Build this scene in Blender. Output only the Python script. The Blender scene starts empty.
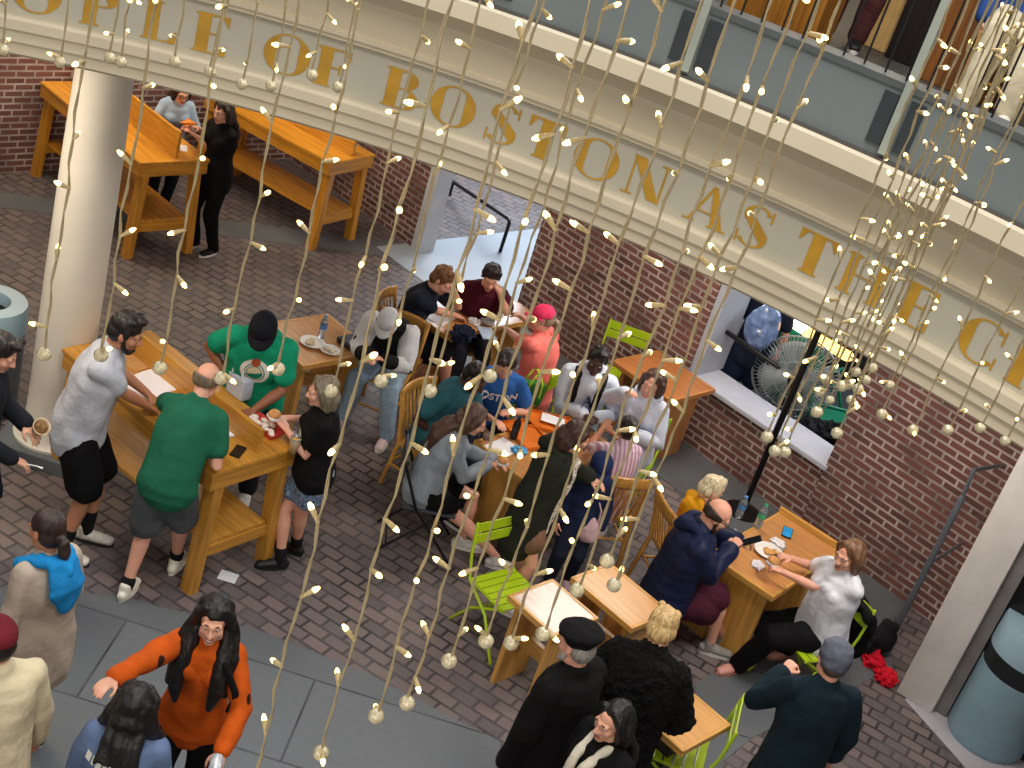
import bpy, bmesh, math, random
import numpy as np
from mathutils import Vector, Matrix, noise
from mathutils.bvhtree import BVHTree
random.seed(7)
SC = bpy.context.scene
COL = SC.collection
PI = math.pi
# ---------------------------------------------------------------- camera model
FOC, CH = 1400.0, 6.2
VVP = (-829.0, 2620.0)
_d = Vector((VVP[0], VVP[1], FOC)).normalized()
_z = -_d
_y = (Vector((0, 0, 1)) - _z * _z.z).normalized()
_x = _y.cross(_z)
def ray(px, py):
    r = Vector((px - 512, py - 384, FOC))
    return Vector((r.dot(_x), r.dot(_y), r.dot(_z)))
def G(px, py, z=0.0):
    w = ray(px, py); k = -(CH - z) / w.z
    return Vector((w.x * k, w.y * k, z))
def imgdir(p, d):
    a = G(p[0], p[1], 0.8); b = G(p[0] + d[0] * 12, p[1] + d[1] * 12, 0.8)
    return math.atan2(b.y - a.y, b.x - a.x)
UA = math.radians(-38.2)
U = Vector((math.cos(UA), math.sin(UA), 0)); W = Vector((-math.sin(UA), math.cos(UA), 0))
WP = Vector((1.83, 12.01, 0))
def onwall(px, py, off=0.0):          # pixel -> (distance along the brick wall, height)
    w = ray(px, py); o = WP - W * off
    k = (o.x * W.x + o.y * W.y) / (w.x * W.x + w.y * W.y)
    p = Vector((w.x * k, w.y * k, CH + w.z * k))
    return (p - WP).dot(U), p.z
def wp(t, z=0.0, off=0.0):
    p = WP + U * t - W * off; return Vector((p.x, p.y, z))

# ---------------------------------------------------------------- materials
MATS = {}
def lin(h):
    h = h.lstrip('#'); h = ''.join(q * 2 for q in h) if len(h) == 3 else h; c = [int(h[i:i + 2], 16) / 255 for i in (0, 2, 4)]
    return tuple((v / 12.92 if v <= 0.04045 else ((v + 0.055) / 1.055) ** 2.4) for v in c) + (1,)
def newmat(name):
    m = bpy.data.materials.new(name); m.use_nodes = True
    nt = m.node_tree; b = nt.nodes['Principled BSDF']
    return m, nt, b
def mixc(nt, fac, a, b, mode='MIX'):
    n = nt.nodes.new('ShaderNodeMix'); n.data_type = 'RGBA'; n.blend_type = mode
    for s, v in ((0, fac), (6, a), (7, b)):
        if isinstance(v, bpy.types.NodeSocket): nt.links.new(v, n.inputs[s])
        else: n.inputs[s].default_value = v
    return n.outputs[2]
def noisetex(nt, scale, detail=3, vec=None):
    n = nt.nodes.new('ShaderNodeTexNoise'); n.inputs['Scale'].default_value = scale; n.inputs['Detail'].default_value = detail
    if vec: nt.links.new(vec, n.inputs['Vector'])
    return n.outputs['Fac']
def objco(nt, rot=(0, 0, 0), sc=(1, 1, 1)):
    t = nt.nodes.new('ShaderNodeTexCoord'); mp = nt.nodes.new('ShaderNodeMapping')
    mp.inputs['Rotation'].default_value = rot; mp.inputs['Scale'].default_value = sc
    nt.links.new(t.outputs['Object'], mp.inputs['Vector']); return mp.outputs['Vector']
def bump(nt, b, h, st=0.3, dist=0.01):
    n = nt.nodes.new('ShaderNodeBump'); n.inputs['Strength'].default_value = st; n.inputs['Distance'].default_value = dist
    nt.links.new(h, n.inputs['Height']); nt.links.new(n.outputs['Normal'], b.inputs['Normal'])
def ramp(nt, f, lo, hi):
    n = nt.nodes.new('ShaderNodeMapRange'); n.inputs['From Min'].default_value = lo; n.inputs['From Max'].default_value = hi
    nt.links.new(f, n.inputs['Value']); return n.outputs['Result']
def plain(name, h, rough=0.6, var=0.12, scale=6, bst=0.0, bsc=40, metal=0.0, spec=0.4, coat=0.0):
    key = (name, h)
    if key in MATS: return MATS[key]
    m, nt, b = newmat(name)
    c = lin(h); v = objco(nt)
    f = noisetex(nt, scale, 4, v)
    lo = tuple(x * (1 - var) for x in c[:3]) + (1,); hi = tuple(min(1, x * (1 + var)) for x in c[:3]) + (1,)
    nt.links.new(mixc(nt, ramp(nt, f, .3, .7), lo, hi), b.inputs['Base Color'])
    b.inputs['Roughness'].default_value = rough; b.inputs['Metallic'].default_value = metal
    b.inputs['Specular IOR Level'].default_value = spec; b.inputs['Coat Weight'].default_value = coat
    if bst: bump(nt, b, noisetex(nt, bsc, 3, v), bst)
    MATS[key] = m; return m
def cloth(h, kind='cotton'):
    key = ('cloth' + kind, h)
    if key in MATS: return MATS[key]
    m, nt, b = newmat('fabric_' + kind)
    v = objco(nt); c = lin(h)
    base = mixc(nt, ramp(nt, noisetex(nt, 9, 4, v), .3, .7), tuple(x * .86 for x in c[:3]) + (1,), tuple(min(1, x * 1.1) for x in c[:3]) + (1,))
    b.inputs['Roughness'].default_value = .85; b.inputs['Specular IOR Level'].default_value = .2
    b.inputs['Sheen Weight'].default_value = 0.0
    if kind == 'stripe':
        w = nt.nodes.new('ShaderNodeTexWave'); w.bands_direction = 'X'; w.inputs['Scale'].default_value = 9
        nt.links.new(v, w.inputs['Vector'])
        base = mixc(nt, ramp(nt, w.outputs['Fac'], .35, .6), base, lin('#b98ea6'))
    if kind == 'lace':
        f = noisetex(nt, 38, 2, v); base = mixc(nt, ramp(nt, f, .52, .6), base, lin('#7a746c'))
    if kind == 'motif': base = mixc(nt, ramp(nt, noisetex(nt, 5.5, 1, v), .69, .71), base, lin('#2a1a10'))
    if kind == 'denim':
        base = mixc(nt, ramp(nt, noisetex(nt, 60, 2, v), .4, .7), base, lin('#aebfd0'))
    if kind == 'puffer':
        w = nt.nodes.new('ShaderNodeTexWave'); w.bands_direction = 'Z'; w.inputs['Scale'].default_value = 4; w.inputs['Distortion'].default_value = 5
        nt.links.new(v, w.inputs['Vector']); bump(nt, b, w.outputs['Fac'], .25, .015); b.inputs['Roughness'].default_value = .5
    elif kind == 'fur': bump(nt, b, noisetex(nt, 60, 4, v), 1, .03)
    else: bump(nt, b, noisetex(nt, 14, 4, v), .5, .02)
    nt.links.new(base, b.inputs['Base Color']); MATS[key] = m; return m
def skin(h):
    key = ('skin', h)
    if key in MATS: return MATS[key]
    m, nt, b = newmat('skin'); v = objco(nt); c = lin(h)
    nt.links.new(mixc(nt, ramp(nt, noisetex(nt, 7, 3, v), .3, .7), tuple(x * .9 for x in c[:3]) + (1,), (min(1, c[0] * 1.1), c[1] * .96, c[2] * .93, 1)), b.inputs['Base Color'])
    b.inputs['Roughness'].default_value = .5; b.inputs['Subsurface Weight'].default_value = 0.0
    MATS[key] = m; return m
def hairmat(h):
    key = ('hair', h)
    if key in MATS: return MATS[key]
    m, nt, b = newmat('hair'); v = objco(nt, (0, 0, 0), (60, 60, 6)); c = lin(h)
    f = noisetex(nt, 1.5, 4, v)
    nt.links.new(mixc(nt, ramp(nt, f, .3, .7), tuple(x * .6 for x in c[:3]) + (1,), tuple(min(1, x * 1.5) for x in c[:3]) + (1,)), b.inputs['Base Color'])
    b.inputs['Roughness'].default_value = .45; bump(nt, b, f, .6, .01); MATS[key] = m; return m
def woodmat(name, h, axis=0, rough=.35, dark=.62, coat=.25):
    key = ('wood' + name, h, axis)
    if key in MATS: return MATS[key]
    m, nt, b = newmat(name); c = lin(h)
    s = [14, 14, 14]; s[axis] = 1.1
    v = objco(nt, (0, 0, 0), s)
    f = noisetex(nt, 2.2, 5, v)
    col = mixc(nt, ramp(nt, f, .3, .72), tuple(x * dark for x in c[:3]) + (1,), tuple(min(1, x * 1.12) for x in c[:3]) + (1,))
    nt.links.new(col, b.inputs['Base Color']); b.inputs['Roughness'].default_value = rough; b.inputs['Coat Weight'].default_value = coat
    b.inputs['Coat Roughness'].default_value = .25
    bump(nt, b, f, .12, .004); MATS[key] = m; return m
def brickmat(name, c1, c2, mortar, bw, bh, ms, swap=True, dark='#2a2022', rough=.85, bst=.6):
    m, nt, b = newmat(name)
    t = nt.nodes.new('ShaderNodeTexCoord'); sp = nt.nodes.new('ShaderNodeSeparateXYZ'); cb = nt.nodes.new('ShaderNodeCombineXYZ')
    nt.links.new(t.outputs['Object'], sp.inputs[0])
    if swap:                      # wall: along x (+y for the ends), up z
        ad = nt.nodes.new('ShaderNodeMath'); nt.links.new(sp.outputs['X'], ad.inputs[0]); nt.links.new(sp.outputs['Y'], ad.inputs[1])
        nt.links.new(ad.outputs[0], cb.inputs['X']); nt.links.new(sp.outputs['Z'], cb.inputs['Y'])
    else:
        nt.links.new(sp.outputs['X'], cb.inputs['X']); nt.links.new(sp.outputs['Y'], cb.inputs['Y'])
    # a little waviness in the joints
    k = nt.nodes.new('ShaderNodeTexBrick'); nt.links.new(cb.outputs[0], k.inputs['Vector'])
    k.inputs['Scale'].default_value = 1; k.inputs['Brick Width'].default_value = bw; k.inputs['Row Height'].default_value = bh
    k.inputs['Mortar Size'].default_value = ms; k.inputs['Mortar Smooth'].default_value = .15; k.inputs['Bias'].default_value = 0
    k.inputs['Color1'].default_value = lin(c1); k.inputs['Color2'].default_value = lin(c2)
    blotch = noisetex(nt, 1.6, 4, cb.outputs[0]); fine = noisetex(nt, 22, 3, cb.outputs[0])
    # per-brick darkness
    k2 = nt.nodes.new('ShaderNodeTexBrick'); nt.links.new(cb.outputs[0], k2.inputs['Vector'])
    for a in ('Scale', 'Brick Width', 'Row Height'): k2.inputs[a].default_value = k.inputs[a].default_value
    k2.inputs['Mortar Size'].default_value = 0; k2.inputs['Color1'].default_value = (0, 0, 0, 1); k2.inputs['Color2'].default_value = (1, 1, 1, 1); k2.offset = .5
    mul = nt.nodes.new('ShaderNodeMath'); mul.operation = 'MULTIPLY'
    bw_ = nt.nodes.new('ShaderNodeRGBToBW'); nt.links.new(k2.outputs['Color'], bw_.inputs[0])
    nt.links.new(ramp(nt, bw_.outputs[0], .45, .95), mul.inputs[0]); nt.links.new(ramp(nt, blotch, .42, .62), mul.inputs[1])
    brick = mixc(nt, mul.outputs[0], k.outputs['Color'], lin(dark))
    brick = mixc(nt, ramp(nt, fine, .2, .9), brick, tuple(x * .75 for x in lin(c1)[:3]) + (1,))
    mort = mixc(nt, ramp(nt, noisetex(nt, 2.3, 3, cb.outputs[0]), .4, .65), lin(mortar), tuple(x * .35 for x in lin(mortar)[:3]) + (1,))
    col = mixc(nt, k.outputs['Fac'], brick, mort)
    nt.links.new(col, b.inputs['Base Color']); b.inputs['Roughness'].default_value = rough
    inv = nt.nodes.new('ShaderNodeMath'); inv.operation = 'SUBTRACT'; inv.inputs[0].default_value = 1; nt.links.new(k.outputs['Fac'], inv.inputs[1])
    bump(nt, b, inv.outputs[0], bst, .008)
    return m
def emit(name, h, st):
    m, nt, b = newmat(name); b.inputs['Base Color'].default_value = lin(h)
    b.inputs['Emission Color'].default_value = lin(h); b.inputs['Emission Strength'].default_value = st
    return m

# ---------------------------------------------------------------- mesh helpers
class MB:
    def __init__(self): self.v, self.f, self.mi = [], [], []
    def add(self, vs, fs, mi=0):
        b = len(self.v); self.v += [Vector(p) for p in vs]
        for f in fs: self.f.append([b + i for i in f]); self.mi.append(mi)
        return self
    def box(self, x0, x1, y0, y1, z0, z1, bev=0.0, M=None, mi=0):
        if bev <= 0:
            vs = [Vector((x, y, z)) for z in (z0, z1) for y in (y0, y1) for x in (x0, x1)]
            fs = [(0, 2, 3, 1), (4, 5, 7, 6), (0, 1, 5, 4), (2, 6, 7, 3), (0, 4, 6, 2), (1, 3, 7, 5)]
        else:
            bm = bmesh.new(); bmesh.ops.create_cube(bm, size=1)
            for q in bm.verts: q.co = Vector(((x0 + x1) / 2 + q.co.x * (x1 - x0), (y0 + y1) / 2 + q.co.y * (y1 - y0), (z0 + z1) / 2 + q.co.z * (z1 - z0)))
            bmesh.ops.bevel(bm, geom=list(bm.edges), offset=bev, segments=2, profile=.6, affect='EDGES')
            bm.verts.index_update(); vs = [q.co.copy() for q in bm.verts]; fs = [[q.index for q in f.verts] for f in bm.faces]; bm.free()
        if M: vs = [M @ q for q in vs]
        return self.add(vs, fs, mi)
    def tube(self, pts, rad, side=None, n=12, cap=True, mi=0):
        P = [Vector(p) for p in pts]
        if not isinstance(rad, (list, tuple)): rad = [rad] * len(P)
        R = [(r, r) if not isinstance(r, (tuple, list)) else r for r in rad]
        T = []
        for i in range(len(P)):
            a = P[max(i - 1, 0)]; c = P[min(i + 1, len(P) - 1)]
            d = c - a; T.append(d.normalized() if d.length > 1e-9 else Vector((0, 0, 1)))
        s = Vector(side) if side is not None else (Vector((1, 0, 0)) if abs(T[0].x) < .8 else Vector((0, 1, 0)))
        rings = []; prev = s
        for i, p in enumerate(P):
            x = prev - T[i] * prev.dot(T[i])
            if x.length < 1e-4: x = T[i].orthogonal()
            x.normalize(); y = T[i].cross(x); prev = s if side is not None else x
            rings.append((p, x, y, R[i][0], R[i][1], T[i]))
        out = []
        if cap == True:
            p, x, y, a, b2, t = rings[0]; rc = min(a, b2)
            for k in (.87, .5): q = math.sqrt(1 - k * k); out.append((p - t * rc * k, x, y, a * q, b2 * q))
        out += [r[:5] for r in rings]
        if cap == True:
            p, x, y, a, b2, t = rings[-1]; rc = min(a, b2)
            for k in (.5, .87): q = math.sqrt(1 - k * k); out.append((p + t * rc * k, x, y, a * q, b2 * q))
        vs, fs = [], []
        for p, x, y, a, b2 in out:
            for j in range(n):
                an = 2 * PI * j / n; vs.append(p + x * a * math.cos(an) + y * b2 * math.sin(an))
        for i in range(len(out) - 1):
            for j in range(n):
                k = (j + 1) % n; fs.append((i * n + j, i * n + k, (i + 1) * n + k, (i + 1) * n + j))
        if cap:
            fs.append(tuple(range(n - 1, -1, -1))); e = (len(out) - 1) * n; fs.append(tuple(range(e, e + n)))
        return self.add(vs, fs, mi)
    def ell(self, c, r, M=None, n=14, m=9, mi=0):
        vs, fs = [], []; c = Vector(c)
        for i in range(1, m):
            th = PI * i / m
            for j in range(n):
                ph = 2 * PI * j / n; p = Vector((r[0] * math.sin(th) * math.cos(ph), r[1] * math.sin(th) * math.sin(ph), r[2] * math.cos(th)))
                vs.append(p)
        vs += [Vector((0, 0, r[2])), Vector((0, 0, -r[2]))]
        if M: vs = [M @ p for p in vs]
        vs = [c + p for p in vs]; t, bt = len(vs) - 2, len(vs) - 1
        for j in range(n):
            k = (j + 1) % n; fs.append((t, j, k)); e = (m - 2) * n; fs.append((bt, e + k, e + j))
            for i in range(m - 2): fs.append((i * n + j, (i + 1) * n + j, (i + 1) * n + k, i * n + k))
        return self.add(vs, fs, mi)
    def lathe(self, prof, n=32, c=(0, 0, 0), mi=0, closed=False):
        vs, fs = [], []; c = Vector(c)
        for r, z in prof:
            for j in range(n): a = 2 * PI * j / n; vs.append(c + Vector((r * math.cos(a), r * math.sin(a), z)))
        m = len(prof)
        for i in range(m - 1 + (1 if closed else 0)):
            i2 = (i + 1) % m
            for j in range(n): k = (j + 1) % n; fs.append((i * n + j, i * n + k, i2 * n + k, i2 * n + j))
        return self.add(vs, fs, mi)
    def prism(self, poly, z0, z1, mi=0):
        n = len(poly)
        vs = [Vector((p[0], p[1], z0)) for p in poly] + [Vector((p[0], p[1], z1)) for p in poly]
        fs = [tuple(range(n - 1, -1, -1)), tuple(range(n, 2 * n))] + [(i, (i + 1) % n, n + (i + 1) % n, n + i) for i in range(n)]
        return self.add(vs, fs, mi)
    def xf(self, M): self.v = [M @ p for p in self.v]; return self
    def mesh(self, name, mats, smooth=False):
        me = bpy.data.meshes.new(name); me.from_pydata([tuple(p) for p in self.v], [], self.f)
        for m in (mats if isinstance(mats, (list, tuple)) else [mats]): me.materials.append(m)
        me.polygons.foreach_set('material_index', self.mi)
        bm = bmesh.new(); bm.from_mesh(me); bmesh.ops.recalc_face_normals(bm, faces=bm.faces); bm.to_mesh(me); bm.free()
        if smooth: me.polygons.foreach_set('use_smooth', [True] * len(me.polygons))
        me.update(); return me
    def build(self, name, mats, parent=None, smooth=False, loc=None, rz=None, sharp=None):
        me = self.mesh(name, mats, smooth)
        if smooth and sharp: me.set_sharp_from_angle(angle=math.radians(sharp))
        return link(name, me, parent, loc, rz)
def link(name, me, parent=None, loc=None, rz=None):
    o = bpy.data.objects.new(name, me); COL.objects.link(o)
    if parent: o.parent = parent
    if loc is not None: o.location = loc
    if rz is not None: o.rotation_euler = (0, 0, rz)
    return o
def tag(o, label=None, cat=None, group=None, kind=None):
    if label: o['label'] = label
    if cat: o['category'] = cat
    if group: o['group'] = group
    if kind: o['kind'] = kind
    return o
def thing(name, label, cat, loc=(0, 0, 0), rz=0.0, group=None):
    o = bpy.data.objects.new(name, None); COL.objects.link(o); o.empty_display_size = .1
    o.location = loc; o.rotation_euler = (0, 0, rz); return tag(o, label, cat, group)
def struct(o, label=None): o['kind'] = 'structure'; o['category'] = 'building'; o['label'] = label or o.name; return o
def copy_tree(o, parent=None):
    c = o.copy(); COL.objects.link(c)
    if parent: c.parent = parent
    for ch in list(o.children): copy_tree(ch, c)
    return c
def fuse(mb, name, mats, vox, smooth=3, fac=.5, amp=0.0, freq=8.0, stretch=(1, 1, 1), seed=0, classify=None, parent=None):
    """voxel-merge the closed shells of mb into ONE continuous surface"""
    me = mb.mesh('tmp', []); o = bpy.data.objects.new('tmp', me); COL.objects.link(o)
    r = o.modifiers.new('r', 'REMESH'); r.mode = 'VOXEL'; r.voxel_size = vox
    if smooth: s = o.modifiers.new('s', 'SMOOTH'); s.factor = fac; s.iterations = smooth
    dg = bpy.context.evaluated_depsgraph_get()
    ne = bpy.data.meshes.new_from_object(o.evaluated_get(dg)); ne.name = name
    bpy.data.objects.remove(o); bpy.data.meshes.remove(me)
    if amp:
        n = len(ne.vertices); off = Vector((seed * 3.1, seed * 1.7, seed * .9))
        co = np.empty(n * 3); ne.vertices.foreach_get('co', co); co = co.reshape(-1, 3)
        no = np.empty(n * 3); ne.vertices.foreach_get('normal', no); no = no.reshape(-1, 3)
        d = np.array([noise.noise(Vector((c[0] * freq * stretch[0], c[1] * freq * stretch[1], c[2] * freq * stretch[2])) + off) for c in co])
        ne.vertices.foreach_set('co', (co + no * (d * amp)[:, None]).ravel())
    ne.materials.clear()
    for m in (mats if isinstance(mats, (list, tuple)) else [mats]): ne.materials.append(m)
    idx = np.zeros(len(ne.polygons), dtype=np.int32)
    if classify:
        c = np.empty(len(ne.polygons) * 3); ne.polygons.foreach_get('center', c); idx = classify(c.reshape(-1, 3)).astype(np.int32)
    ne.polygons.foreach_set('material_index', idx)
    ne.polygons.foreach_set('use_smooth', [True] * len(ne.polygons)); ne.update()
    return link(name, ne, parent)
_txt = {}
def textpolys(s):
    """letters of the built-in font as a flat mesh: (verts 2d, faces), unit cap height, centred"""
    if s in _txt: return _txt[s]
    cu = bpy.data.curves.new('t', 'FONT'); cu.body = s; cu.align_x = 'CENTER'; cu.align_y = 'CENTER'; cu.offset = .02
    o = bpy.data.objects.new('t', cu); COL.objects.link(o)
    me = bpy.data.meshes.new_from_object(o.evaluated_get(bpy.context.evaluated_depsgraph_get()))
    vs = [(v.co.x / .69, v.co.y / .69) for v in me.vertices]; fs = [tuple(p.vertices) for p in me.polygons]
    bpy.data.objects.remove(o); _txt[s] = (vs, fs); return vs, fs
def discpolys(r0, r1, n=28, a0=0, a1=2 * PI):
    vs = []; fs = []
    for j in range(n + 1):
        a = a0 + (a1 - a0) * j / n; vs += [(r0 * math.cos(a), r0 * math.sin(a)), (r1 * math.cos(a), r1 * math.sin(a))]
    for j in range(n): fs.append((2 * j, 2 * j + 1, 2 * j + 3, 2 * j + 2))
    return vs, fs
def decal(obj, polys, size, c, n, up, m, name, parent, off=.004):
    """lay flat shapes on the surface of obj (all in obj's local space)"""
    me = obj.data; bv = BVHTree.FromPolygons([v.co for v in me.vertices], [tuple(p.vertices) for p in me.polygons])
    n = Vector(n).normalized(); up = Vector(up); up = (up - n * up.dot(n)).normalized(); rt = up.cross(n)
    vs = []
    for x, y in polys[0]:
        p = Vector(c) + rt * x * size + up * y * size
        h = bv.ray_cast(p + n * .4, -n, .8)
        q = h[0] if h[0] else p
        vs.append(q + n * off)
    return MB().add(vs, polys[1]).build(name, m, parent)
# ---------------------------------------------------------------- people
def ik(a, b, l1, l2, pole):
    d = b - a; D = max(.05, min(d.length, .997 * (l1 + l2))); n = d.normalized(); b = a + n * D
    x = (l1 * l1 - l2 * l2 + D * D) / (2 * D); h = math.sqrt(max(l1 * l1 - x * x, 0)); p = Vector(pole); p = p - n * p.dot(n)
    if p.length < 1e-4: p = n.orthogonal()
    return a + n * x + p.normalized() * h, b
def rx(d): return Matrix.Rotation(math.radians(d), 3, 'X')
def ry(d): return Matrix.Rotation(math.radians(d), 3, 'Y')
def rz(d): return Matrix.Rotation(math.radians(d), 3, 'Z')
def lerp(a, b, t): return a + (b - a) * t
SKINS = dict(light='#d9a58a', pink='#dda890', tan='#b98363', brown='#8a5a40', dark='#4a2f25')
NP = [0]
def add_hand(mb, wr, d, nrm, left, s, curl, spread=0.1, tcurl=25):
    d = d.normalized(); n = (nrm - d * nrm.dot(d)).normalized(); w = d.cross(n) * (1 if left else -1)   # w: towards the thumb
    pl = .088 * s
    mb.tube([wr - d * .01 * s, wr + d * pl * .35, wr + d * pl * .8, wr + d * pl], [(.026 * s, .019 * s), (.036 * s, .016 * s), (.041 * s, .0145 * s), (.038 * s, .012 * s)], side=w, n=10)
    for i, (off, L, r) in enumerate(((.031, .074, .0088), (.0105, .083, .0092), (-.0105, .077, .0088), (-.031, .06, .008))):
        base = wr + d * (pl * (.97 - .05 * abs(i - 1))) + w * off * s
        fd = (d + w * spread * (1.5 - i) * .5).normalized(); pts = [base - fd * .012 * s, base]; p = base; a = 0
        for k, fr in enumerate((.45, .32, .23)):
            a += curl * (.8, 1.1, .8)[k] * (1 + .06 * i)
            dd = (Matrix.Rotation(math.radians(-a) * (1 if True else -1), 3, w if left else -w) @ fd) if False else (fd * math.cos(math.radians(a)) - n * math.sin(math.radians(a)))
            p = p + dd * L * fr * s; pts.append(p)
        mb.tube(pts, [r * s, r * s, r * s * .97, r * s * .9, r * s * .78], n=8)
    tb = wr + d * pl * .25 + w * .026 * s
    t1 = tb + (w * .75 + d * .75 - n * .25).normalized() * .036 * s
    t2 = t1 + (w * (.75 - tcurl * .02) + d * .8 - n * (.25 + tcurl * .012)).normalized() * .03 * s
    t3 = t2 + (w * (.55 - tcurl * .03) + d * .85 - n * (.3 + tcurl * .015)).normalized() * .024 * s
    mb.tube([wr + d * pl * .15 + w * .01 * s, tb, t1, t2, t3], [.015 * s, .0145 * s, .0115 * s, .0105 * s, .0085 * s], n=8)

def person(label, head, hz, face, h=1.72, sit=None, lean=0, side=0, twist=0, hyaw=0, hpitch=10, hroll=0, RH=None, LH=None,
           rpole=None, lpole=None, rn=None, ln=None, rd=None, ld=None, curl=22, lcurl=None, rf=None, lf=None, fem=False, fat=1.0, sk='light', hair=('short', '#2a1d15'),
           top=None, bottom=None, shoes=None, cap=None, beard=None, glasses=None, hood=None, socks=None, kid=False, extra=None, group=None, cat='person', smile=False, spreadfeet=None, armskin=False, z0=0.0, thighs=None):
    NP[0] += 1; seed = NP[0]
    s = h / 1.75; hs = s if not kid else min(1.0, .9 * .95 + .0)
    if kid: hs = .95
    fz = imgdir(head, face) if isinstance(face, tuple) else math.radians(face)
    # ---- trunk and head in the person's own frame (+Y forward)
    pz = (sit + .118 * s if sit is not None else .945 * s)
    hpitch0 = hpitch
    R0 = rz(twist * .3) @ ry(side * .5) @ rx(-lean * .45); R1 = rz(twist * .7) @ ry(side * .8) @ rx(-lean * .85); R2 = rz(twist) @ ry(side) @ rx(-lean * 1.1)
    def trunk(pz):
        P0 = Vector((0, 0, pz)); Pm = P0 + R0 @ Vector((0, 0, .2 * s)); P2 = Pm + R1 @ Vector((0, .0, .29 * s)); P3 = P2 + R2 @ Vector((0, 0.0, .065 * s))
        Rh = rz(hyaw) @ ry(hroll) @ rx(-hpitch)
        mid = (R2 @ Vector((0, 0, 1)) + Rh @ Vector((0, 0, 1.2))).normalized()
        Hc = P3 + mid * (.085 * s + .055 * hs) + Rh @ Vector((0, .022 * hs, 0))
        return P0, Pm, P2, P3, Rh, Hc
    P0, Pm, P2, P3, Rh, Hc = trunk(pz)
    zhead = Hc.z + z0
    RW = Matrix.Rotation(fz - PI / 2, 3, 'Z')
    hw = G(head[0], head[1], zhead)
    base = hw - RW @ Vector((Hc.x, Hc.y, 0)); base.z = z0
    root = thing('person' if not kid else 'child', label, 'person' if not kid else 'child', base, fz - PI / 2, group)
    def loc(t):
        if t is None: return None
        if t[0] == 'L': return Vector(t[1:]) * s
        p = G(*t); p = p - base; return RW.inverted() @ p
    sw = (.150 if fem else .172) * s
    def arm(sgn, tgt, pole):
        S = P2 + R2 @ Vector((sgn * sw, 0, -.015 * s))
        t = loc(tgt) if tgt is not None else S + Vector((sgn * .07, .06, -.54)) * s
        E, Wr = ik(S, t, .295 * s, .26 * s, Vector(pole) if pole else Vector((sgn * .6, -.45, -.6)))
        return S, E, Wr
    AR = arm(1, RH, rpole); AL = arm(-1, LH, lpole)
    def leg(sgn, ft):
        Hj = P0 + R0 @ Vector((sgn * .09 * s, 0, -.03 * s))
        if sit is not None:
            dflt = Vector((sgn * .13 * s, (.42 + (seed % 3) * .05) * s, .08 * s))
        else: dflt = Vector((sgn * (spreadfeet or .11) * s, (.03 if sgn > 0 else -.05) * s, .08 * s))
        if ft is None: a = dflt
        elif ft[0] == 'L': a = Vector(ft[1:]) * s
        else: q = RW.inverted() @ (G(ft[0], ft[1], .08 * s) - base); a = Vector((q.x, q.y, .08 * s))
        pol = (0, 1, .9) if sit is not None else (sgn * .1, 1, 0)
        K, A = ik(Hj, a, .435 * s, .435 * s, pol)
        return Hj, K, A
    LR = leg(1, rf); LL = leg(-1, lf)
    lat = [R0 @ Vector((1, 0, 0)), R1 @ Vector((1, 0, 0)), R2 @ Vector((1, 0, 0))]
    # ---- body: one surface
    b = MB()
    fwf = .92 if fem else 1.0
    wf = (.84 if fem else .95) * fat
    hipw = (.172 if fem else .162) * (1 + (fat - 1) * .7)
    def torso(mb, fit, hem, topcut=1.0, hemflare=0.0):
        up0 = R0 @ Vector((0, 0, 1)); Pm2 = lerp(Pm, P2, .5); fw = R1 @ Vector((0, 1, 0))
        belly = fw * ((fat - 1) * .10 * s)
        pts = []; rad = []
        if hem > 0:
            pts.append(P0 - up0 * hem * s); rad.append(((hipw + hemflare) * s + fit, (.118 * (1 + (fat - 1)) + hemflare * .7) * s + fit))
        pts += [P0 + up0 * .02 * s, Pm + belly * .6, Pm2 + belly * .3, P2 - (R2 @ Vector((0, 0, .045 * s))), P2 + R2 @ Vector((0, 0, .02 * s)), P3 - R2 @ Vector((0, 0, .012 * s))]
        rad += [(hipw * s + fit, .118 * fat * s + fit), (.158 * wf * s + fit, .108 * fat * s + fit), (.17 * fwf * (1 + (fat - 1) * .6) * s + fit, .118 * (1 + (fat - 1) * .6) * s + fit), (.168 * fwf * s + fit, .108 * s + fit), (.13 * fwf * s + fit, .085 * s + fit), (.062 * s + fit * .6, .06 * s + fit * .6)]
        mb.tube(pts, rad, side=R1 @ Vector((1, 0, 0)), n=20)
        for A in (AR, AL):
            mb.tube([P3 - R2 @ Vector((0, 0, .04 * s)), lerp(P3, A[0], .6) - R2 @ Vector((0, 0, .012 * s)), A[0]], [.055 * s + fit * .4, .054 * s + fit * .45, .052 * s + fit * .55], n=12)
        if fem and fat:
            for k in (-1, 1): mb.ell(lerp(Pm, P2, .62) + R1 @ Vector((k * .072 * s, .085 * s, 0)), ((.058 * s + fit * .7),) * 3)
    torso(b, -.004, 0.06)
    for A in (AR, AL):
        b.tube([A[0], lerp(A[0], A[1], .35), lerp(A[0], A[1], .8), A[1], lerp(A[1], A[2], .28), lerp(A[1], A[2], .75), A[2]],
               [.05 * s * fwf, .047 * s * fwf * (1 + (fat - 1) * .5), .039 * s * fwf, .037 * s * fwf, .041 * s * fwf, .031 * s * fwf, .026 * s], n=12)
    for L in (LR, LL):
        Hj, K, A = L
        b.tube([Hj, lerp(Hj, K, .3), lerp(Hj, K, .75), K, lerp(K, A, .28), lerp(K, A, .65), A], [.088 * s * fat ** .6, .08 * s * fat ** .6, .06 * s, .054 * s, .057 * s, .042 * s, .034 * s], n=12)
    b.tube([P3 - R2 @ Vector((0, 0, .05 * s)), P3, Hc - Rh @ Vector((0, .028 * hs, .05 * hs))], [.062 * s, .056 * s * fwf, .055 * s * fwf], n=12)
    def HV(x, y, z): return Hc + Rh @ Vector((x * hs, y * hs, z * hs))
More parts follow.
